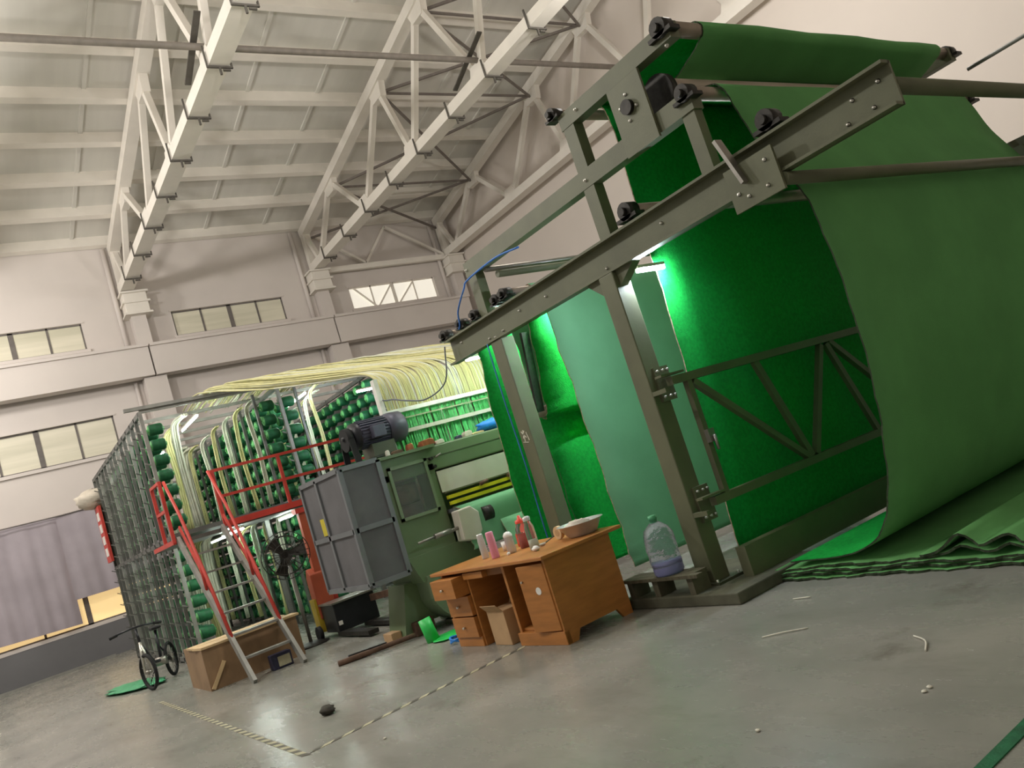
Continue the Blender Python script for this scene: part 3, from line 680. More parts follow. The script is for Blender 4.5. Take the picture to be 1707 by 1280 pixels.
def lump(n, sx, sy, sz, seed, k=12, rz=10):
    rnd = random.Random(seed); mb = MB(); vs = []; fs = []
    for i in range(k):
        th = math.pi*i/(k-1)
        for j in range(rz):
            ph = 2*math.pi*j/rz; q = 1+rnd.uniform(-.16, .16)
            vs.append((sx*math.sin(th)*math.cos(ph)*q, sy*math.sin(th)*math.sin(ph)*q, max(0, sz*.5+sz*.5*math.cos(th)*q)))
    for i in range(k-1):
        for j in range(rz): fs.append((i*rz+j, i*rz+(j+1) % rz, (i+1)*rz+(j+1) % rz, (i+1)*rz+j))
    return mb.add(vs, fs, 0, True)
o = lump('b', .3, .12, .16, 8).build('blue_bag', 'blue'); o.location = (6.2, 9.45, 2.22); tag(o, 'crumpled bright blue plastic bag on the machine head', 'bag')

# mesh guard
mg = thing('mesh_guard', 'grey framed mesh guard boxing in the machine end', 'guard', (3.76, 9.3, .8))
Y0, Y1_, XA, XE, Z0, Z1 = 9.28, 10.7, 3.76, 4.27, .8, 2.23
def gbar(p, q, w=.06): return MB().beam(p, q, w, w).build('frame_bar', 'cage_frame', mg)
ZM = 1.47; YMID = 10.1
for z in (Z0, ZM, Z1):
    gbar((XA, Y0, z), (XE, Y0, z)); gbar((XA, Y0, z), (XA, Y1_, z))
for x, yy in ((XA, Y0), (XE, Y0), (XA, YMID), (XA, Y1_)): gbar((x, yy, Z0), (x, yy, Z1))
gbar((XA, Y1_, Z1), (XE, Y1_, Z1)); gbar((XA, Y1_, Z0), (XE, Y1_, Z0))
for za, zb in ((Z0, ZM), (ZM, Z1)):
    MB().box((XA+.03, Y0-.005, za+.03), (XE-.03, Y0+.005, zb-.03)).build('mesh_panel', 'mesh_grey', mg)
    for ya, yb in ((Y0, YMID), (YMID, Y1_)):
        MB().box((XA-.005, ya+.03, za+.03), (XA+.005, yb-.03, zb-.03)).build('mesh_panel', 'mesh_grey', mg)
MB().box((XA+.03, Y0, Z1-.01), (XE-.03, Y1_, Z1)).build('mesh_panel', 'mesh_grey', mg)
MB().box((XA-.02, 10.12, 1.52), (XA-.008, 10.3, 1.74)).build('warning_tag', 'yellow_tag', mg)

# ================================================================== CREEL
YC0, YC1 = 15.4, 22.9
cr = thing('yarn_creel', 'two-tier galvanized yarn creel with aisles of green bobbins', 'creel', (2.95, YC0, 0))
# outer side posts with hooks
pb = MB().box((-.03, -.04, 0), (.03, .04, 4.6))
for k in range(15):
    pb.beam((-.03, 0, .2+k*.285), (-.12, 0, .25+k*.285), .018, .03, up=(0, 1, 0))
postm = pb.mesh('post', 'galv'); postd = pb.mesh('post', 'galv_dark')
ny = 15
for i in range(ny):
    yy = YC0+(YC1-YC0)*i/(ny-1)
    put('post', postm if i % 3 == 0 else postd, cr, loc=(2.95, yy, 0))
inner = MB().box((-.025, -.03, 0), (.025, .03, 4.55)).mesh('post', 'galv_dark')
for X in (5.48, 7.72):
    for i in range(0, ny, 2):
        yy = YC0+(YC1-YC0)*i/(ny-1); put('post', inner if i else postm, cr, loc=(X, yy, 0))
for X in (5.06, 5.92):
    for i in range(0, ny, 2):
        yy = YC0+.25+(YC1-YC0)*i/(ny-1); put('post', inner, cr, loc=(X, yy, 0))
for X in (2.95, 5.48, 7.72):
    for z in (.08, 2.28, 4.56): MB().beam((X, YC0, z), (X, YC1, z), .06, .08).build('side_rail', 'galv_dark', cr)
for i in range(0, ny, 2):
    yy = YC0+(YC1-YC0)*i/(ny-1)
    MB().beam((2.95, yy, 4.6), (7.72, yy, 4.6), .05, .06).build('top_rail', 'galv', cr)
MB().beam((2.7, YC0-.03, 4.66), (8.6, YC0-.03, 4.62), .07, .06).build('top_rail', 'galv', cr)
MB().box((2.98, YC0, 2.26), (7.7, YC1, 2.34)).build('deck', 'galv_dark', cr)
MB().box((7.76, YC0, 0), (7.8, YC1, 4.5)).build('end_screen', 'galv_dark', cr)
# far end of the aisles: horizontal slats
for k in range(14): MB().beam((3, YC1, .3+k*.31), (7.7, YC1, .3+k*.31), .03, .07).build('end_slat', 'galv', cr)
# bobbins
yb = MB(); yb.lathe((0, 0, 0), [(.037, -.121), (.096, -.116), (.106, -.095), (.106, .095), (.096, .116), (.037, .121)], 12, axis=(1, 0, 0)); ybm = yb.mesh('yarn', 'yarn_green')
kb = MB(); kb.lathe((0, 0, 0), [(.088, -.117), (.088, -.124), (.036, -.124), (.036, -.15), (.024, -.15), (.024, .15), (.036, .15), (.036, .124), (.088, .124), (.088, .117)], 10, axis=(1, 0, 0)); kbm = kb.mesh('core', 'yarn_core')
SIDES = [(3.17, 1, 'outer rack'), (5.26, -1, 'middle rack left'), (5.7, 1, 'middle rack right'), (7.5, -1, 'inner rack')]
ORD = ['bottom one', 'second from bottom', 'third from bottom', 'fourth from bottom', 'fifth from bottom', 'second from top', 'top one']
stuff = MB(); nb = 0
for j in range(15):
    for X, s, nm in SIDES:
        for tier in (0, 1):
            for i in range(7):
                z = (.24 if tier == 0 else 2.56)+i*.285; yy = YC0+.22+j*.5
                if j < 5 and nb < 300:
                    t = thing('yarn_bobbin', 'green yarn bobbin, %s, %s tier of %s in creel, %s row' % (ORD[i], 'upper' if tier else 'lower', nm, ['front', 'second', 'third', 'fourth', 'fifth'][j]), 'bobbin', (X+random.uniform(-.02, .02), yy, z), 'yarn bobbins on the creel', local=True)
                    put('yarn', ybm, t); put('core', kbm, t); nb += 1
                else:
                    o0 = len(stuff.v)
                    stuff.v += [(v.co.x+X, v.co.y+yy, v.co.z+z) for v in ybm.vertices]
                    for p in ybm.polygons: stuff.f.append(tuple(q+o0 for q in p.vertices)); stuff.mi.append(0); stuff.smooth.append(True)
                    o0 = len(stuff.v)
                    stuff.v += [(v.co.x+X, v.co.y+yy, v.co.z+z) for v in kbm.vertices]
                    for p in kbm.polygons: stuff.f.append(tuple(q+o0 for q in p.vertices)); stuff.mi.append(1); stuff.smooth.append(False)
o = stuff.build('distant_bobbins', ['yarn_green', 'yarn_core']); o['kind'] = 'stuff'; tag(o, 'rows of green yarn bobbins deeper in the creel aisles', 'bobbins')
# guide tube strips rising through the aisles
gtb = thing('guide_tubes', 'pale guide tubes rising through creel aisles and bending over at the top', 'tubes', (4.6, 16, 0))
rnd = random.Random(9)
def strip(x, yy, z0, z1, w, mt):
    d = rnd.uniform(.1, .3)
    pts = [(x, yy, z0), (x+rnd.uniform(-.04, .04), yy, (z0+z1)/2), (x, yy, z1-.3), (x+d*.3, yy-.03, z1-.08), (x+d, yy-.2, z1)]
    P = catmull(pts, 5); mb = MB()
    n = 3
    for k in range(n):
        mb.tube([(p.x+(k-(n-1)/2)*w/n, p.y+.01*(k % 2), p.z) for p in P], w/n*.55, 6)
    mb.build('tube_strip', mt, gtb)
for zlo, zhi in ((.25, 2.2), (2.4, 4.5)):
    for i, yy in enumerate((15.9, 16.7, 17.5, 18.4, 19.4, 20.6, 21.8)): strip(4.95-.03*i, yy, zlo, zhi, .09, ('tube_pale', 'tube_yellow')[i % 2])
    for i, yy in enumerate((16.2, 17.2, 18.4, 19.8)): strip(3.62+.05*i, yy, zlo, zhi, .14, ('tube_pale', 'tube_yellow', 'tube_pale')[i % 3])
    for i, yy in enumerate((15.8, 16.5, 17.2, 18.2, 19.4, 20.6)): strip(6.25+.12*i, yy, zlo, zhi, .08, ('tube_yellow', 'tube_pale')[i % 2])
    for i in range(6): strip(3.9+.2*i, 20.5+.3*(i % 3), zlo, zhi, .16, 'tube_pale')
# canopy of yarn tubes from creel to machine, falling as a curtain to the feed rail
cn = MB(); rnd = random.Random(12)
for i in range(210):
    u = (i+rnd.random())/210; x = 4.85+u*4.6; xs = 4.1+u*4.5+rnd.uniform(-.3, .3); dz = rnd.uniform(-.05, .06)
    P = catmull([(x, YF+.01, 2.84), (x+rnd.uniform(-.01, .01), YF+.02, 3.05), (x, YF+.12, 3.32+dz*.3), (x-.03, YF+.5, 3.5+dz*.6), (x-.1, YF+1.3, 3.68+dz), ((x+xs)/2, 13.2, 4.18+dz*1.5), (xs, 15.2, 4.72+dz), (xs, 16.0+rnd.random()*1.5, 4.72+dz)], 3)
    cn.tube(P, .0135, 5, mi=0 if rnd.random() < .7 else 1)
o = cn.build('yarn_tube_canopy', ['tube_yellow', 'tube_pale']); o['kind'] = 'stuff'; tag(o, 'yellowish canopy of yarn tubes spanning from creel to machine and falling as curtain', 'yarn tubes')

# creel lamps
tube_lamp((3.95, 15.6, 4.36), (3.95, 17.0, 4.36), 'white tube lamp at the top of the first creel aisle', 'tube_light_mid')
tube_lamp((3.75, 18.2, 4.2), (3.75, 19.4, 4.2), 'white tube lamp deeper in the first creel aisle', 'tube_light_mid')
tube_lamp((6.1, 15.6, 4.36), (6.1, 16.8, 4.36), 'white tube lamp at the top of the second creel aisle', 'tube_light_mid')
tube_lamp((6.55, 14.2, 3.93), (7.12, 14.2, 3.93), 'bright white tube lamp under the yarn canopy left of the yellow curtain', 'tube_light')
tube_lamp((3.7, 13.7, 2.03), (3.7, 15.1, 2.03), 'white tube lamp under the red platform by the stairs', 'tube_light_mid')
tube_lamp((4.75, 14.3, 2.03), (4.75, 15.1, 2.03), 'white tube lamp under the red platform near the orange mast', 'tube_light_mid')
tube_lamp((4.4, 17.5, 2.1), (4.4, 19, 2.1), 'white tube lamp under the creel deck in the first aisle', 'tube_light_mid')
tube_lamp((6.5, 16.5, 2.1), (6.5, 18, 2.1), 'white tube lamp under the creel deck in the second aisle', 'tube_light_mid')

# platform with red rails and stair
YP = 13.5
pf = thing('access_platform', 'raised platform with red steel railing in front of the creel', 'platform', (2.6, YP, 2.1))
MB().box((3.42, YP, 2.1), (7.0, 15.3, 2.14)).build('deck', 'galv_dark', pf)
MB().box((3.42, YP-.03, 2.12), (7.0, YP, 2.22)).build('edge_beam', 'red_paint', pf)
MB().box((2.58, YP+.2, 2.08), (3.42, 15.3, 2.14)).build('deck', 'galv_dark', pf)
for x in (3.4, 4.5, 5.7, 6.9): MB().box((x-.025, YP-.025, 2.14), (x+.025, YP+.025, 3.07)).build('rail_post', 'red_paint', pf)
for z in (3.05, 2.62): MB().beam((3.4, YP, z), (6.9, YP, z), .045, .045).build('rail', 'red_paint', pf)
for x in (4.55, 6.4): MB().box((x-.04, 15.2, 0), (x+.04, 15.28, 2.1)).build('leg', 'galv_dark', pf)
for yy in (YP, YP+.7): MB().box((2.575, yy-.025, 2.1), (2.625, yy+.025, 3.09)).build('rail_post', 'red_paint', pf)
for z in (3.07, 2.62): MB().beam((2.6, YP, z), (2.6, YP+.7, z), .045, .045).build('rail', 'red_paint', pf)
MB().beam((2.6, YP, 2.12), (2.6, 15.2, 2.12), .05, .07).build('edge_beam', 'red_paint', pf)
MB().box((6.2, YP+.3, 0), (6.28, YP+.38, 2.1)).build('leg', 'galv_dark', pf)
st = thing('platform_stair', 'steep grey steel stair with red handrails rising to the platform', 'stair', (3, 11.2, 0))
for x in (2.66, 3.34):
    MB().beam((x, 11.2, 0), (x, 13.48, 2.14), .05, .12).build('stringer', 'galv', st)
    MB().tube([(x, 11.72, .5), (x, 12.3, 1.45), (x, 12.95, 2.45), (x, 13.48, 3.06)], .026, 8).build('handrail', 'red_paint', st)
    MB().tube([(x, 12.5, 1.25), (x, 12.52, 1.8)], .02, 8).build('baluster', 'red_paint', st)
    MB().beam((x+.05, 12.1, .85), (x+.05, 13.45, 2.32), .03, .05).build('side_brace', 'red_paint', st)
for k in range(1, 7):
    t_ = k/7; yy = 11.2+2.28*t_; zz = 2.14*t_
    MB().box((2.66, yy-.06, zz-.015), (3.34, yy+.08, zz+.015)).build('tread', 'galv', st)

# ================================================================== THINGS AROUND THE CREEL
# plywood crate behind the stair
ck = thing('plywood_crate', 'worn brown plywood crate with pale boards on top, behind the stair', 'crate', (2.9, 12.4, 0))
XC0, XC1, YK0, YK1, ZK = 2.28, 3.62, 12.0, 13.2, .56
MB().box((XC0, YK0, 0), (XC1, YK0+.03, ZK)).build('side_panel', 'plywood', ck); MB().box((XC0, YK1-.03, 0), (XC1, YK1, ZK)).build('side_panel', 'plywood', ck)
MB().box((XC0, YK0+.03, 0), (XC0+.03, YK1-.03, ZK)).build('end_panel', 'plywood', ck); MB().box((XC1-.03, YK0+.03, 0), (XC1, YK1-.03, ZK)).build('end_panel', 'plywood', ck)
MB().prism([(XC0, YK0-.02), (XC1+.05, YK0-.02), (XC1+.05, YK0+.3), (XC0-.03, YK0+.42)], ZK, ZK+.03, 'z').build('top_board', 'plywood_pale', ck)
MB().box((XC0-.02, YK0+.5, ZK), (XC1, YK0+.85, ZK+.025)).build('top_board', 'plywood_pale', ck)
MB().beam((XC0+.25, YK0-.02, .33), (XC0+.03, YK0-.02, 0.02), .05, .02, up=(0, 1, 0)).build('torn_strip', 'plywood_pale', ck)
o = MB().box((3.02, 11.55, 0), (3.3, 11.72, .2)).build('printed_box', 'navy', bevel=.01); tag(o, 'small dark printed box on the floor under the stair', 'box')
o2 = MB().box((3.1, 11.535, .03), (3.27, 11.549, .16)).build('label_patch', 'yellow_tape'); o2.parent = o
# bicycle
bk = thing('bicycle', 'small dark folding bicycle parked by the creel side', 'bicycle', (2.05, 15.6, 0))
def wheel(c, r, ax, nm):
    c = Vector(c); ax = Vector(ax).normalized(); a = ax.orthogonal().normalized(); b = ax.cross(a)
    w = MB().tube([c+(a*math.cos(2*math.pi*i/28)+b*math.sin(2*math.pi*i/28))*r for i in range(28)], .028, 8, closed=True).build('tyre', 'black_rubber', bk)
    sp = MB()
    for i in range(14):
        t = 2*math.pi*i/14; sp.cyl(c, c+(a*math.cos(t)+b*math.sin(t))*(r-.02), .004, n=4)
    sp.cyl(c-ax*.05, c+ax*.05, .03, n=10); sp.build('spokes', 'steel', w)
FW = (1.98, 14.75, .3); RW = (2.5, 15.75, .3); axw = (1, -.5, 0)
wheel(FW, .27, (1, .25, 0), 'f'); wheel(RW, .27, axw, 'r')
tb = MB(); tb.tube([(1.99, 14.9, .72), (2.15, 15.2, .38), (2.3, 15.45, .36), (2.5, 15.75, .3)], .028, 8); tb.tube([(2.3, 15.45, .34), (2.33, 15.52, .86)], .024, 8); tb.tube([(2.32, 15.48, .6), (2.5, 15.75, .3)], .016, 6); tb.build('bike_frame', 'black_plastic', bk)
MB().tube([(1.93, 14.76, .3), (1.95, 14.84, .6), (1.98, 14.9, .78)], .022, 8).tube([(2.04, 14.75, .3), (2.0, 14.84, .6), (1.98, 14.9, .78)], .022, 8).build('fork', 'bolt', bk)
MB().tube([(1.98, 14.9, .76), (1.97, 14.96, 1.0)], .022, 8).tube([(1.66, 15.0, 1.0), (1.9, 14.96, 1.03), (2.05, 14.95, 1.03), (2.3, 15.02, 1.0)], .016, 8).build('handlebar', 'black_plastic', bk)
MB().tube([(1.58, 15.02, .98), (1.7, 15.0, 1.0)], .024, 8).tube([(2.26, 15.0, 1.0), (2.38, 15.05, .98)], .024, 8).build('grip', 'black_rubber', bk)
MB().prism([(15.38, .88), (15.68, .86), (15.7, .93), (15.38, .92)], 2.26, 2.42, 'x').build('saddle', 'black_rubber', bk, bevel=.02)
MB().cyl((2.22, 15.48, .34), (2.38, 15.42, .34), .07, n=16).build('crank', 'steel', bk)
MB().tube([(2.2, 15.45, .3), (2.05, 15.5, 0.02)], .01, 6).build('kickstand', 'black_plastic', bk)
o = lump('g', .34, .95, .07, 21, 12, 22).build('green_sheet', 'green_bag'); o.location = (1.92, 16.15, 0); o.rotation_euler = (0, 0, .25); tag(o, 'crumpled green plastic sheet on the floor under the bicycle', 'plastic sheet')
# red cabinet sign strip with hat on the creel's far side
o = thing('red_board', 'narrow red and white board hung on the far creel side', 'board', (2.86, 22.6, 2.4))
MB().box((2.8, 22.2, 2.45), (2.86, 22.9, 3.85)).build('board_panel', 'red_paint', o)
for k in range(4): MB().box((2.79, 22.35, 2.6+k*.3), (2.8, 22.75, 2.8+k*.3)).build('white_patch', 'white_lid', o)
o = lump('h', .45, .5, .5, 33).build('cloth_bundle', 'cloth_pale'); o.location = (2.85, 22.9, 3.86); tag(o, 'pale cloth bundle hung above the red board on the creel', 'cloth')

# pedestal fan
fn = thing('pedestal_fan', 'industrial standing fan with round wire cage before the creel', 'fan', (3.82, 12.6, 0))
FC = Vector((3.86, 12.45, 1.42)); fa = Vector((-.35, -.93, .05)).normalized()
a_ = fa.orthogonal().normalized(); b_ = fa.cross(a_)
cg = MB()
for off, rr in ((-.09, .29), (0, .36), (.09, .29), (.12, .16)):
    cg.tube([FC+fa*off+(a_*math.cos(2*math.pi*i/24)+b_*math.sin(2*math.pi*i/24))*rr for i in range(24)], .007, 5, closed=True)
for i in range(24):
    t = 2*math.pi*i/24; d = a_*math.cos(t)+b_*math.sin(t)
    cg.tube([FC+fa*.13+d*.05, FC+fa*.1+d*.27, FC+d*.36, FC-fa*.1+d*.27, FC-fa*.12+d*.05], .004, 4)
cg.build('cage', 'bearing', fn)
for i in range(3):
    t = 2*math.pi*i/3+.4; d = a_*math.cos(t)+b_*math.sin(t); e_ = fa.cross(d)
    bl = MB(); bl.add([FC+d*.05-e_*.03, FC+d*.3-e_*.11+fa*.03, FC+d*.32+e_*.09-fa*.03, FC+d*.06+e_*.04, FC+d*.05-e_*.03-fa*.008, FC+d*.3-e_*.11+fa*.022, FC+d*.32+e_*.09-fa*.038, FC+d*.06+e_*.04-fa*.008], [(0, 1, 2, 3), (7, 6, 5, 4), (0, 4, 5, 1), (1, 5, 6, 2), (2, 6, 7, 3), (3, 7, 4, 0)])
    bl.build('blade', 'bearing', fn)
MB().cyl(FC-fa*.28, FC-fa*.08, .09, n=14).build('fan_motor', 'bearing', fn)
MB().cyl((3.93, 12.62, .03), (3.93, 12.62, 1.36), .028, n=10).build('pole', 'galv', fn)
MB().lathe((3.93, 12.62, 0), [(.001, .06), (.05, .06), (.27, .02), (.28, 0), (.001, 0)], 20).build('base', 'bearing', fn)

# stacker truck
sk = thing('stacker_truck', 'orange manual stacker truck with black battery box and low forks', 'stacker', (4.6, 13.0, 0))
MB().box((4.5, 13.0, .12), (4.62, 13.1, 2.06)).build('mast_rail', 'orange_red', sk); MB().box((4.68, 13.05, .12), (4.78, 13.15, 2.06)).build('mast_rail', 'red_paint', sk)
MB().box((4.46, 12.98, 1.98), (4.82, 13.17, 2.06)).build('mast_crossbar', 'red_paint', sk)
MB().prism([(12.97, .3), (13.2, .3), (13.2, .95), (13.1, 1.1), (12.97, 1.0)], 4.4, 4.68, 'x').build('lower_shroud', 'orange_red', sk, bevel=.015)
MB().box((4.36, 13.0, .1), (4.44, 13.2, .62)).build('side_plate', 'yellow_paint', sk)
MB().box((4.42, 12.4, .08), (5.1, 12.96, .5)).build('battery_box', 'black_plastic', sk, bevel=.01)
MB().box((4.4, 12.38, .5), (5.12, 12.98, .525)).build('box_lid', 'steel', sk)
MB().box((4.44, 12.385, .18), (4.5, 12.4, .24)).build('badge', 'white_lid', sk)
for x in (4.42, 4.86): MB().box((x, 11.3, .03), (x+.16, 12.5, .09)).build('fork', 'bearing', sk)
MB().beam((5.0, 12.5, .4), (5.4, 11.6, .42), .05, .1).build('tiller', 'brown_rust', sk)
for p in ((4.3, 12.95), (5.2, 12.95)): MB().cyl((p[0]-.03, p[1], .11), (p[0]+.03, p[1], .11), .11, n=18).build('wheel', 'black_rubber', sk)

sk.location = (4.6-.18, 13.0-.25, 0)

# junk by the machine foot
o = MB().box((4.0, 9.72, 0), (4.14, 9.98, .13)).build('cardboard_carton', 'cardboard', bevel=.008); tag(o, 'small tan cardboard carton by the machine foot', 'box')
o = MB().tube(catmull([(3.3, 9.82, .03), (3.6, 9.7, .035), (3.95, 9.58, .04), (4.2, 9.46, .05)], 4), [.036]*5+[.03]*8, 8).build('rusty_bar', 'brown_rust'); tag(o, 'long rusty brown bar lying on the floor toward the machine', 'bar')
o = MB().beam((3.5, 9.98, .03), (3.95, 9.8, .03), .05, .05).build('angle_iron', 'bearing'); tag(o, 'dark angle iron on the floor behind the rusty bar', 'bar')
o = MB().box((4.24, 9.5, 0), (4.52, 9.75, .18)).build('rust_block', 'brown_rust', bevel=.02); tag(o, 'rusty brown machine block beside the small carton', 'block')
gbk = thing('green_roll', 'bright green turf offcut rolled upright beside the machine foot', 'turf offcut', (4.15, 8.82, 0))
MB().cyl((4.12, 8.84, 0), (4.1, 8.9, .27), .08, .075, n=18).build('roll', 'green_plastic', gbk)
q = lump('gp', .3, .26, .03, 5).build('loose_turf', 'green_plastic', gbk); q.location = Vector((4.34, 8.7, 0))
o = lump('rag', .07, .09, .08, 41).build('dark_rag', 'rag_dark'); o.location = (2.35, 7.62, 0); tag(o, 'small dark greasy clump lying on the open floor', 'rag')
bq = thing('water_pack', 'blue and white wrapped water pack behind the desk drawers', 'bottle pack', (4.4, 8.1, 0))
MB().box((4.28, 8.08, 0), (4.52, 8.3, .34)).build('pack_body', 'plastic_white', bq, bevel=.03); MB().box((4.27, 8.07, 0), (4.53, 8.31, .12)).build('pack_band', 'navy', bq, bevel=.02); MB().box((4.275, 8.075, .24), (4.525, 8.305, .3)).build('pack_band', 'blue', bq, bevel=.02)
o = MB().tube([(4.1+.1*math.cos(t), 8.16+.11*math.sin(t), .02+.05*abs(math.sin(t*.7))) for t in [i*.45 for i in range(26)]], .012, 6).build('blue_strap', 'blue'); tag(o, 'loop of blue plastic strap on the floor by the drawers', 'strap')

# ================================================================== DESK
dk = thing('office_desk', 'orange-brown wooden office desk with three drawers and ajar cupboard door', 'desk', (4.05, 6.07, 0), local=True, rotz=R(2.5))
def dbox(n, a, b, mt='wood_orange', bevel=.004, par=None):
    o = MB().box(a, b).build(n, mt, par or dk, bevel=bevel); return o
dk_l = dk
dbox('desk_top', (-.06, -.06, .77), (.95, 1.96, .805), bevel=.008)
MB().prism([(0, .1), (0, 0), (.12, 0), (.17, .09), (.64, .09), (.7, 0), (.82, 0), (.82, .77), (0, .77)], 0, .03, 'y').build('side_panel', 'wood_orange', dk)
dbox('side_panel', (.02, 1.85, 0), (.82, 1.88, .77))
dbox('divider', (.02, .68, .06), (.8, .72, .77)); dbox('divider', (.02, 1.36, 0), (.8, 1.39, .77))
dbox('back_panel', (.78, .03, .1), (.8, 1.85, .77), 'wood_dark')
dbox('plinth', (-.01, .0, 0), (.05, .72, .12)); dbox('shelf', (.05, .03, .12), (.78, .7, .15))
dbox('apron', (.03, .72, .69), (.06, 1.36, .77), 'wood_dark')
cd = MB().box((-.01, 0, .13), (.01, .36, .74)).build('door', 'wood_orange', dk, bevel=.004); cd.location = (.0, .03, 0); cd.rotation_euler = (0, 0, R(6))
MB().box((0, .05, .13), (.02, .33, .74)).build('door_inner', 'wood_orange', dk) if False else None
s = MB().cyl((-.013, .14, .5), (-.0105, .14, .5), .035, n=14).mesh('sticker', 'white_lid'); o = bpy.data.objects.new('sticker', s); COL.objects.link(o); o.parent = cd
s = MB().cyl((-.03, .32, .6), (-.01, .32, .6), .01, n=10).mesh('knob', 'bolt'); o = bpy.data.objects.new('knob', s); COL.objects.link(o); o.parent = cd
for z0, z1, pull in ((.54, .74, .13), (.32, .525, 0), (.1, .305, 0)):
    d = dbox('drawer', (-.02-pull, 1.4, z0), (.6-pull, 1.84, z1))
    k = MB().cyl((-.05-pull, 1.62, (z0+z1)/2), (-.02-pull, 1.62, (z0+z1)/2), .012, n=10).mesh('knob', 'bolt'); o = bpy.data.objects.new('knob', k); COL.objects.link(o); o.parent = d
dbox('plinth', (0, 1.38, 0), (.05, 1.86, .1)); dbox('drawer', (-.03, 1.0, .69), (.5, 1.36, .755))
Md = Matrix.Translation((4.05, 6.07, 0)) @ Matrix.Rotation(R(2.5), 4, 'Z')
def onto(o, x, yy, z=.805): o.location = Md @ Vector((x, yy, z)); return o
bx = thing('floor_carton', 'tall cardboard carton standing in the desk kneehole', 'box', tuple(Md @ Vector((.16, 1.05, 0))), local=True)
MB().box((-.14, -.16, 0), (.14, .16, .34)).build('carton_body', 'cardboard', bx, bevel=.006)
for sx in (-1, 1): MB().beam((sx*.14, 0, .34), (sx*.2, 0, .41), .3, .006).build('flap', 'cardboard', bx)

# ---- things on the desk (world coordinates)
ZT = .805
def deskthing(n, label, cat, x, yy): return thing(n, label, cat, (x, yy, ZT), local=True)
def lat(p, n, prof, mt, k=20): return MB().lathe((0, 0, 0), prof, k).build(n, mt, p)
t = deskthing('steel_thermos', 'tall stainless steel vacuum flask beside the pink flask', 'flask', 4.33, 7.5)
lat(t, 'body', [(.001, 0), (.036, 0), (.038, .01), (.038, .19), (.034, .215)], 'stainless'); lat(t, 'cap', [(.034, .215), (.034, .25), (.03, .262), (.001, .264)], 'stainless')
t = deskthing('pink_thermos', 'pale pink vacuum flask near the desk front edge', 'flask', 4.27, 7.2)
lat(t, 'body', [(.001, 0), (.04, 0), (.042, .01), (.042, .2), (.04, .225)], 'pink'); lat(t, 'cap', [(.04, .225), (.04, .262), (.034, .272), (.001, .274)], 'pink')
t = deskthing('white_cup', 'small white plastic cup behind the steel mug', 'cup', 4.6, 7.5)
lat(t, 'body', [(.001, 0), (.035, 0), (.042, .1), (.039, .1), (.033, .006), (.001, .006)], 'white_lid')
MB().tube([(.04, 0, .08), (.075, 0, .07), (.07, 0, .03), (.036, 0, .02)], .007, 6).build('handle', 'white_lid', t)
t = deskthing('steel_mug', 'stainless steel tumbler with domed lid in the middle of the desk', 'tumbler', 4.4, 7.08)
lat(t, 'body', [(.001, 0), (.04, 0), (.046, .02), (.046, .17)], 'stainless'); lat(t, 'lid', [(.048, .17), (.048, .19), (.03, .215), (.01, .22), (.001, .225)], 'white_lid')
t = deskthing('red_jar', 'glass jar of red drink with a dark knobbed lid', 'jar', 4.62, 7.12)
lat(t, 'jar_wall', [(.001, 0), (.07, 0), (.074, .01), (.074, .2), (.05, .24), (.05, .26)], 'glass'); lat(t, 'drink', [(.001, .006), (.066, .006), (.068, .15), (.001, .15)], 'red_liquid'); lat(t, 'lid', [(.053, .255), (.053, .285), (.02, .3), (.016, .33), (.001, .335)], 'red_plastic')
t = deskthing('red_bottle', 'squat bright red plastic bottle behind the jar', 'bottle', 4.78, 7.42)
lat(t, 'body', [(.001, 0), (.06, 0), (.064, .02), (.06, .13), (.03, .17), (.03, .19)], 'red_plastic'); lat(t, 'cap', [(.033, .185), (.033, .215), (.001, .216)], 'red_plastic')
t = deskthing('glass_bottle', 'tall clear square-shouldered glass bottle with dark metal cap', 'bottle', 4.4, 6.66)
lat(t, 'body', [(.001, 0), (.048, 0), (.05, .01), (.05, .22), (.034, .26), (.034, .29)], 'glass', 12); lat(t, 'cap', [(.037, .285), (.037, .32), (.02, .33), (.001, .332)], 'stainless'); lat(t, 'tea', [(.001, .006), (.043, .006), (.043, .1), (.001, .1)], 'tube_pale', 12)
t = deskthing('white_ball', 'tiny white ball lying by the steel tumbler', 'ball', 4.3, 7.0)
lat(t, 'ball', [(.001, 0), (.014, .004), (.018, .016), (.012, .03), (.001, .034)], 'white_lid', 10)
t = deskthing('metal_basin', 'wide stainless steel basin with rags in it at the desk back', 'basin', 4.78, 6.36)
lat(t, 'bowl', [(.001, 0), (.13, 0), (.15, .02), (.215, .12), (.235, .125), (.235, .13), (.21, .13), (.14, .026), (.001, .01)], 'stainless', 28)
q = lump('r', .13, .1, .08, 52).build('rag', 'cloth_pale', t); q.location = (-.02, .02, .075)
t = deskthing('tape_roll', 'beige roll of packing tape leaning on the basin', 'tape roll', 4.72, 6.66)
MB().cyl((-.02, 0, .07), (.02, 0, .07), .065, n=20).build('roll', 'plywood_pale', t); MB().cyl((-.022, 0, .07), (.022, 0, .07), .035, n=16).build('core', 'cardboard', t)
t = deskthing('ladle', 'metal ladle lying on the desk in front of the basin', 'ladle', 4.55, 6.72)
MB().tube([(0, 0, .01), (.14, .1, .02), (.3, .2, .03)], .007, 6).build('handle', 'bearing', t); MB().lathe((-.03, -.02, .0), [(.001, 0), (.025, .004), (.04, .025), (.037, .025), (.022, .008), (.001, .005)], 14).build('scoop', 'stainless', t)
t = deskthing('twisted_wrapper', 'crumpled clear wrapper at the desk front corner', 'wrapper', 4.3, 6.5)
lump('w', .035, .05, .05, 61).build('wrapper_body', 'white_lid', t)

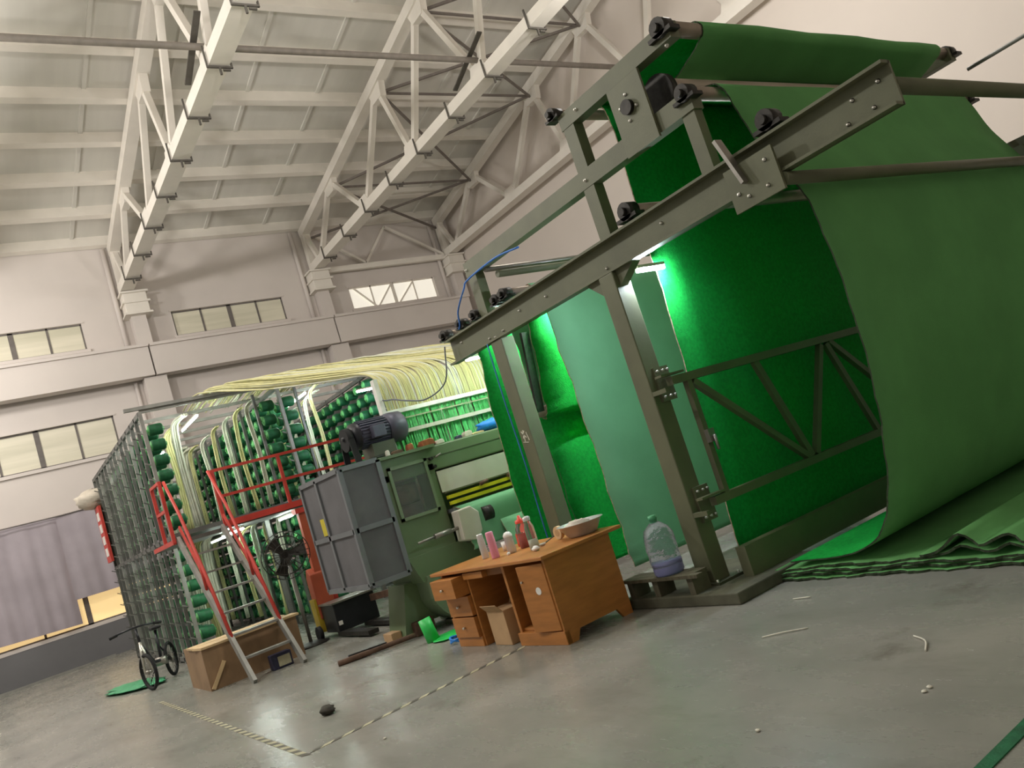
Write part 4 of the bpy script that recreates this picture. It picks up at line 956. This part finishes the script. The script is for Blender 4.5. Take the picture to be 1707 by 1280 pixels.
# ================================================================== PALLET AND WATER BOTTLE
pt = thing('low_bench', 'low dark wooden stand beside the frame post', 'stand', (5.0, 5.7, .1))
for i, (a, b) in enumerate(((4.92, 5.0), (5.005, 5.085), (5.09, 5.16))): MB().box((a, 5.3 if i else 5.2, .25), (b, 6.2, .28)).build('board', 'dark_wood', pt)
for yy in (5.35, 5.8, 6.15): MB().box((4.95, yy-.05, .1), (5.15, yy+.02, .25)).build('block', 'dark_wood', pt)
wb = thing('water_bottle', 'large clear water bottle in crumpled plastic film with blue-tinted base', 'water bottle', (5.06, 5.66, .28), local=True)
pr = [(.001, 0), (.125, 0), (.14, .02), (.14, .08)]
MB().lathe((0, 0, 0), pr, 20).build('base', 'bottle_base', wb)
rnd = random.Random(3); w = MB(); vs = []; fs = []; n = 22; prof = [(.14, .08), (.143, .13), (.138, .18), (.145, .24), (.14, .3), (.135, .36), (.115, .42), (.07, .46), (.04, .48)]
for r, z in prof:
    for i in range(n):
        t_ = 2*math.pi*i/n; q = r*(1+rnd.uniform(-.05, .05)); vs.append((q*math.cos(t_), q*math.sin(t_), z))
for k in range(len(prof)-1):
    for i in range(n): fs.append((k*n+i, k*n+(i+1) % n, (k+1)*n+(i+1) % n, (k+1)*n+i))
w.add(vs, fs, 0, True); w.build('film_body', 'bottle_plastic', wb)
MB().lathe((0, 0, 0), [(.035, .47), (.035, .5), (.04, .5), (.04, .54), (.001, .545)], 16).build('cap', 'cap_green', wb)
MB().lathe((0, 0, 0), [(.001, .085), (.12, .085), (.12, .12), (.001, .12)], 16).build('water', 'bottle_base', wb)

# ================================================================== FLOOR MARKS
def tape(x0, y0, x1, y1, n, label):
    t = thing('floor_tape', label, 'floor tape', (x0, y0, 0), 'hazard tape on the floor')
    p = Vector((x0, y0, 0)); q = Vector((x1, y1, 0)); d = (q-p)/n; u = d.normalized(); nrm = Vector((-u.y, u.x, 0))*.028
    for i in range(n):
        a = p+d*i; b = p+d*(i+1); sk_ = u*.03
        MB().add([a-nrm-sk_+Vector((0, 0, .0)), b-nrm-sk_, b+nrm+sk_, a+nrm+sk_]+[v+Vector((0, 0, .0025)) for v in (a-nrm-sk_, b-nrm-sk_, b+nrm+sk_, a+nrm+sk_)], [(3, 2, 1, 0), (4, 5, 6, 7), (0, 1, 5, 4), (1, 2, 6, 5), (2, 3, 7, 6), (3, 0, 4, 7)]).build('stripe', 'yellow_tape' if i % 2 else 'black_tape', t)
tape(1.78, 6.58, 1.80, 13.0, 66, 'yellow and black striped tape running away toward the bicycle')
tape(1.84, 6.62, 4.0, 6.72, 24, 'yellow and black striped tape running toward the desk')
for i, (pts, lb) in enumerate((([(4.2, 4.02, .006), (4.28, 3.9, .01), (4.37, 3.76, .006)], 'curved white yarn scrap on the floor left of the others'), ([(4.22, 2.92, .006), (4.13, 2.8, .012), (4.0, 2.73, .006)], 'bent white yarn scrap on the floor below the turf pile'), ([(5.0, 4.35, .006), (5.02, 4.2, .01)], 'short white thread on the floor by the base slab'))):
    tag(MB().tube(catmull(pts, 5), .005, 5).build('yarn_scrap', 'thread'), lb, 'yarn scrap', 'yarn scraps on the floor')
for i, (x, yy, lb) in enumerate(((3.55, 2.47, 'white crumb on the floor at right, upper of a pair'), (3.5, 2.47, 'white crumb on the floor at right, lower of a pair'), (2.95, 3.05, 'white crumb lying alone near the picture bottom'), (2.2, 6.0, 'tiny pale crumb near the tape'))):
    o = lump('c', .013, .015, .014, 70+i, 6, 7).build('crumb', 'thread'); o.location = (x, yy, 0); tag(o, lb, 'crumb', 'crumbs on the floor')
o = MB().box((2.4, 1.87, 0), (5.2, 1.93, .006)).build('green_strip', 'yarn_green'); tag(o, 'narrow green strip on the floor at the picture corner', 'turf strip')  # thin flat green strip along the floor

for o in bpy.data.objects:
    if '_local' in o: del o['_local']
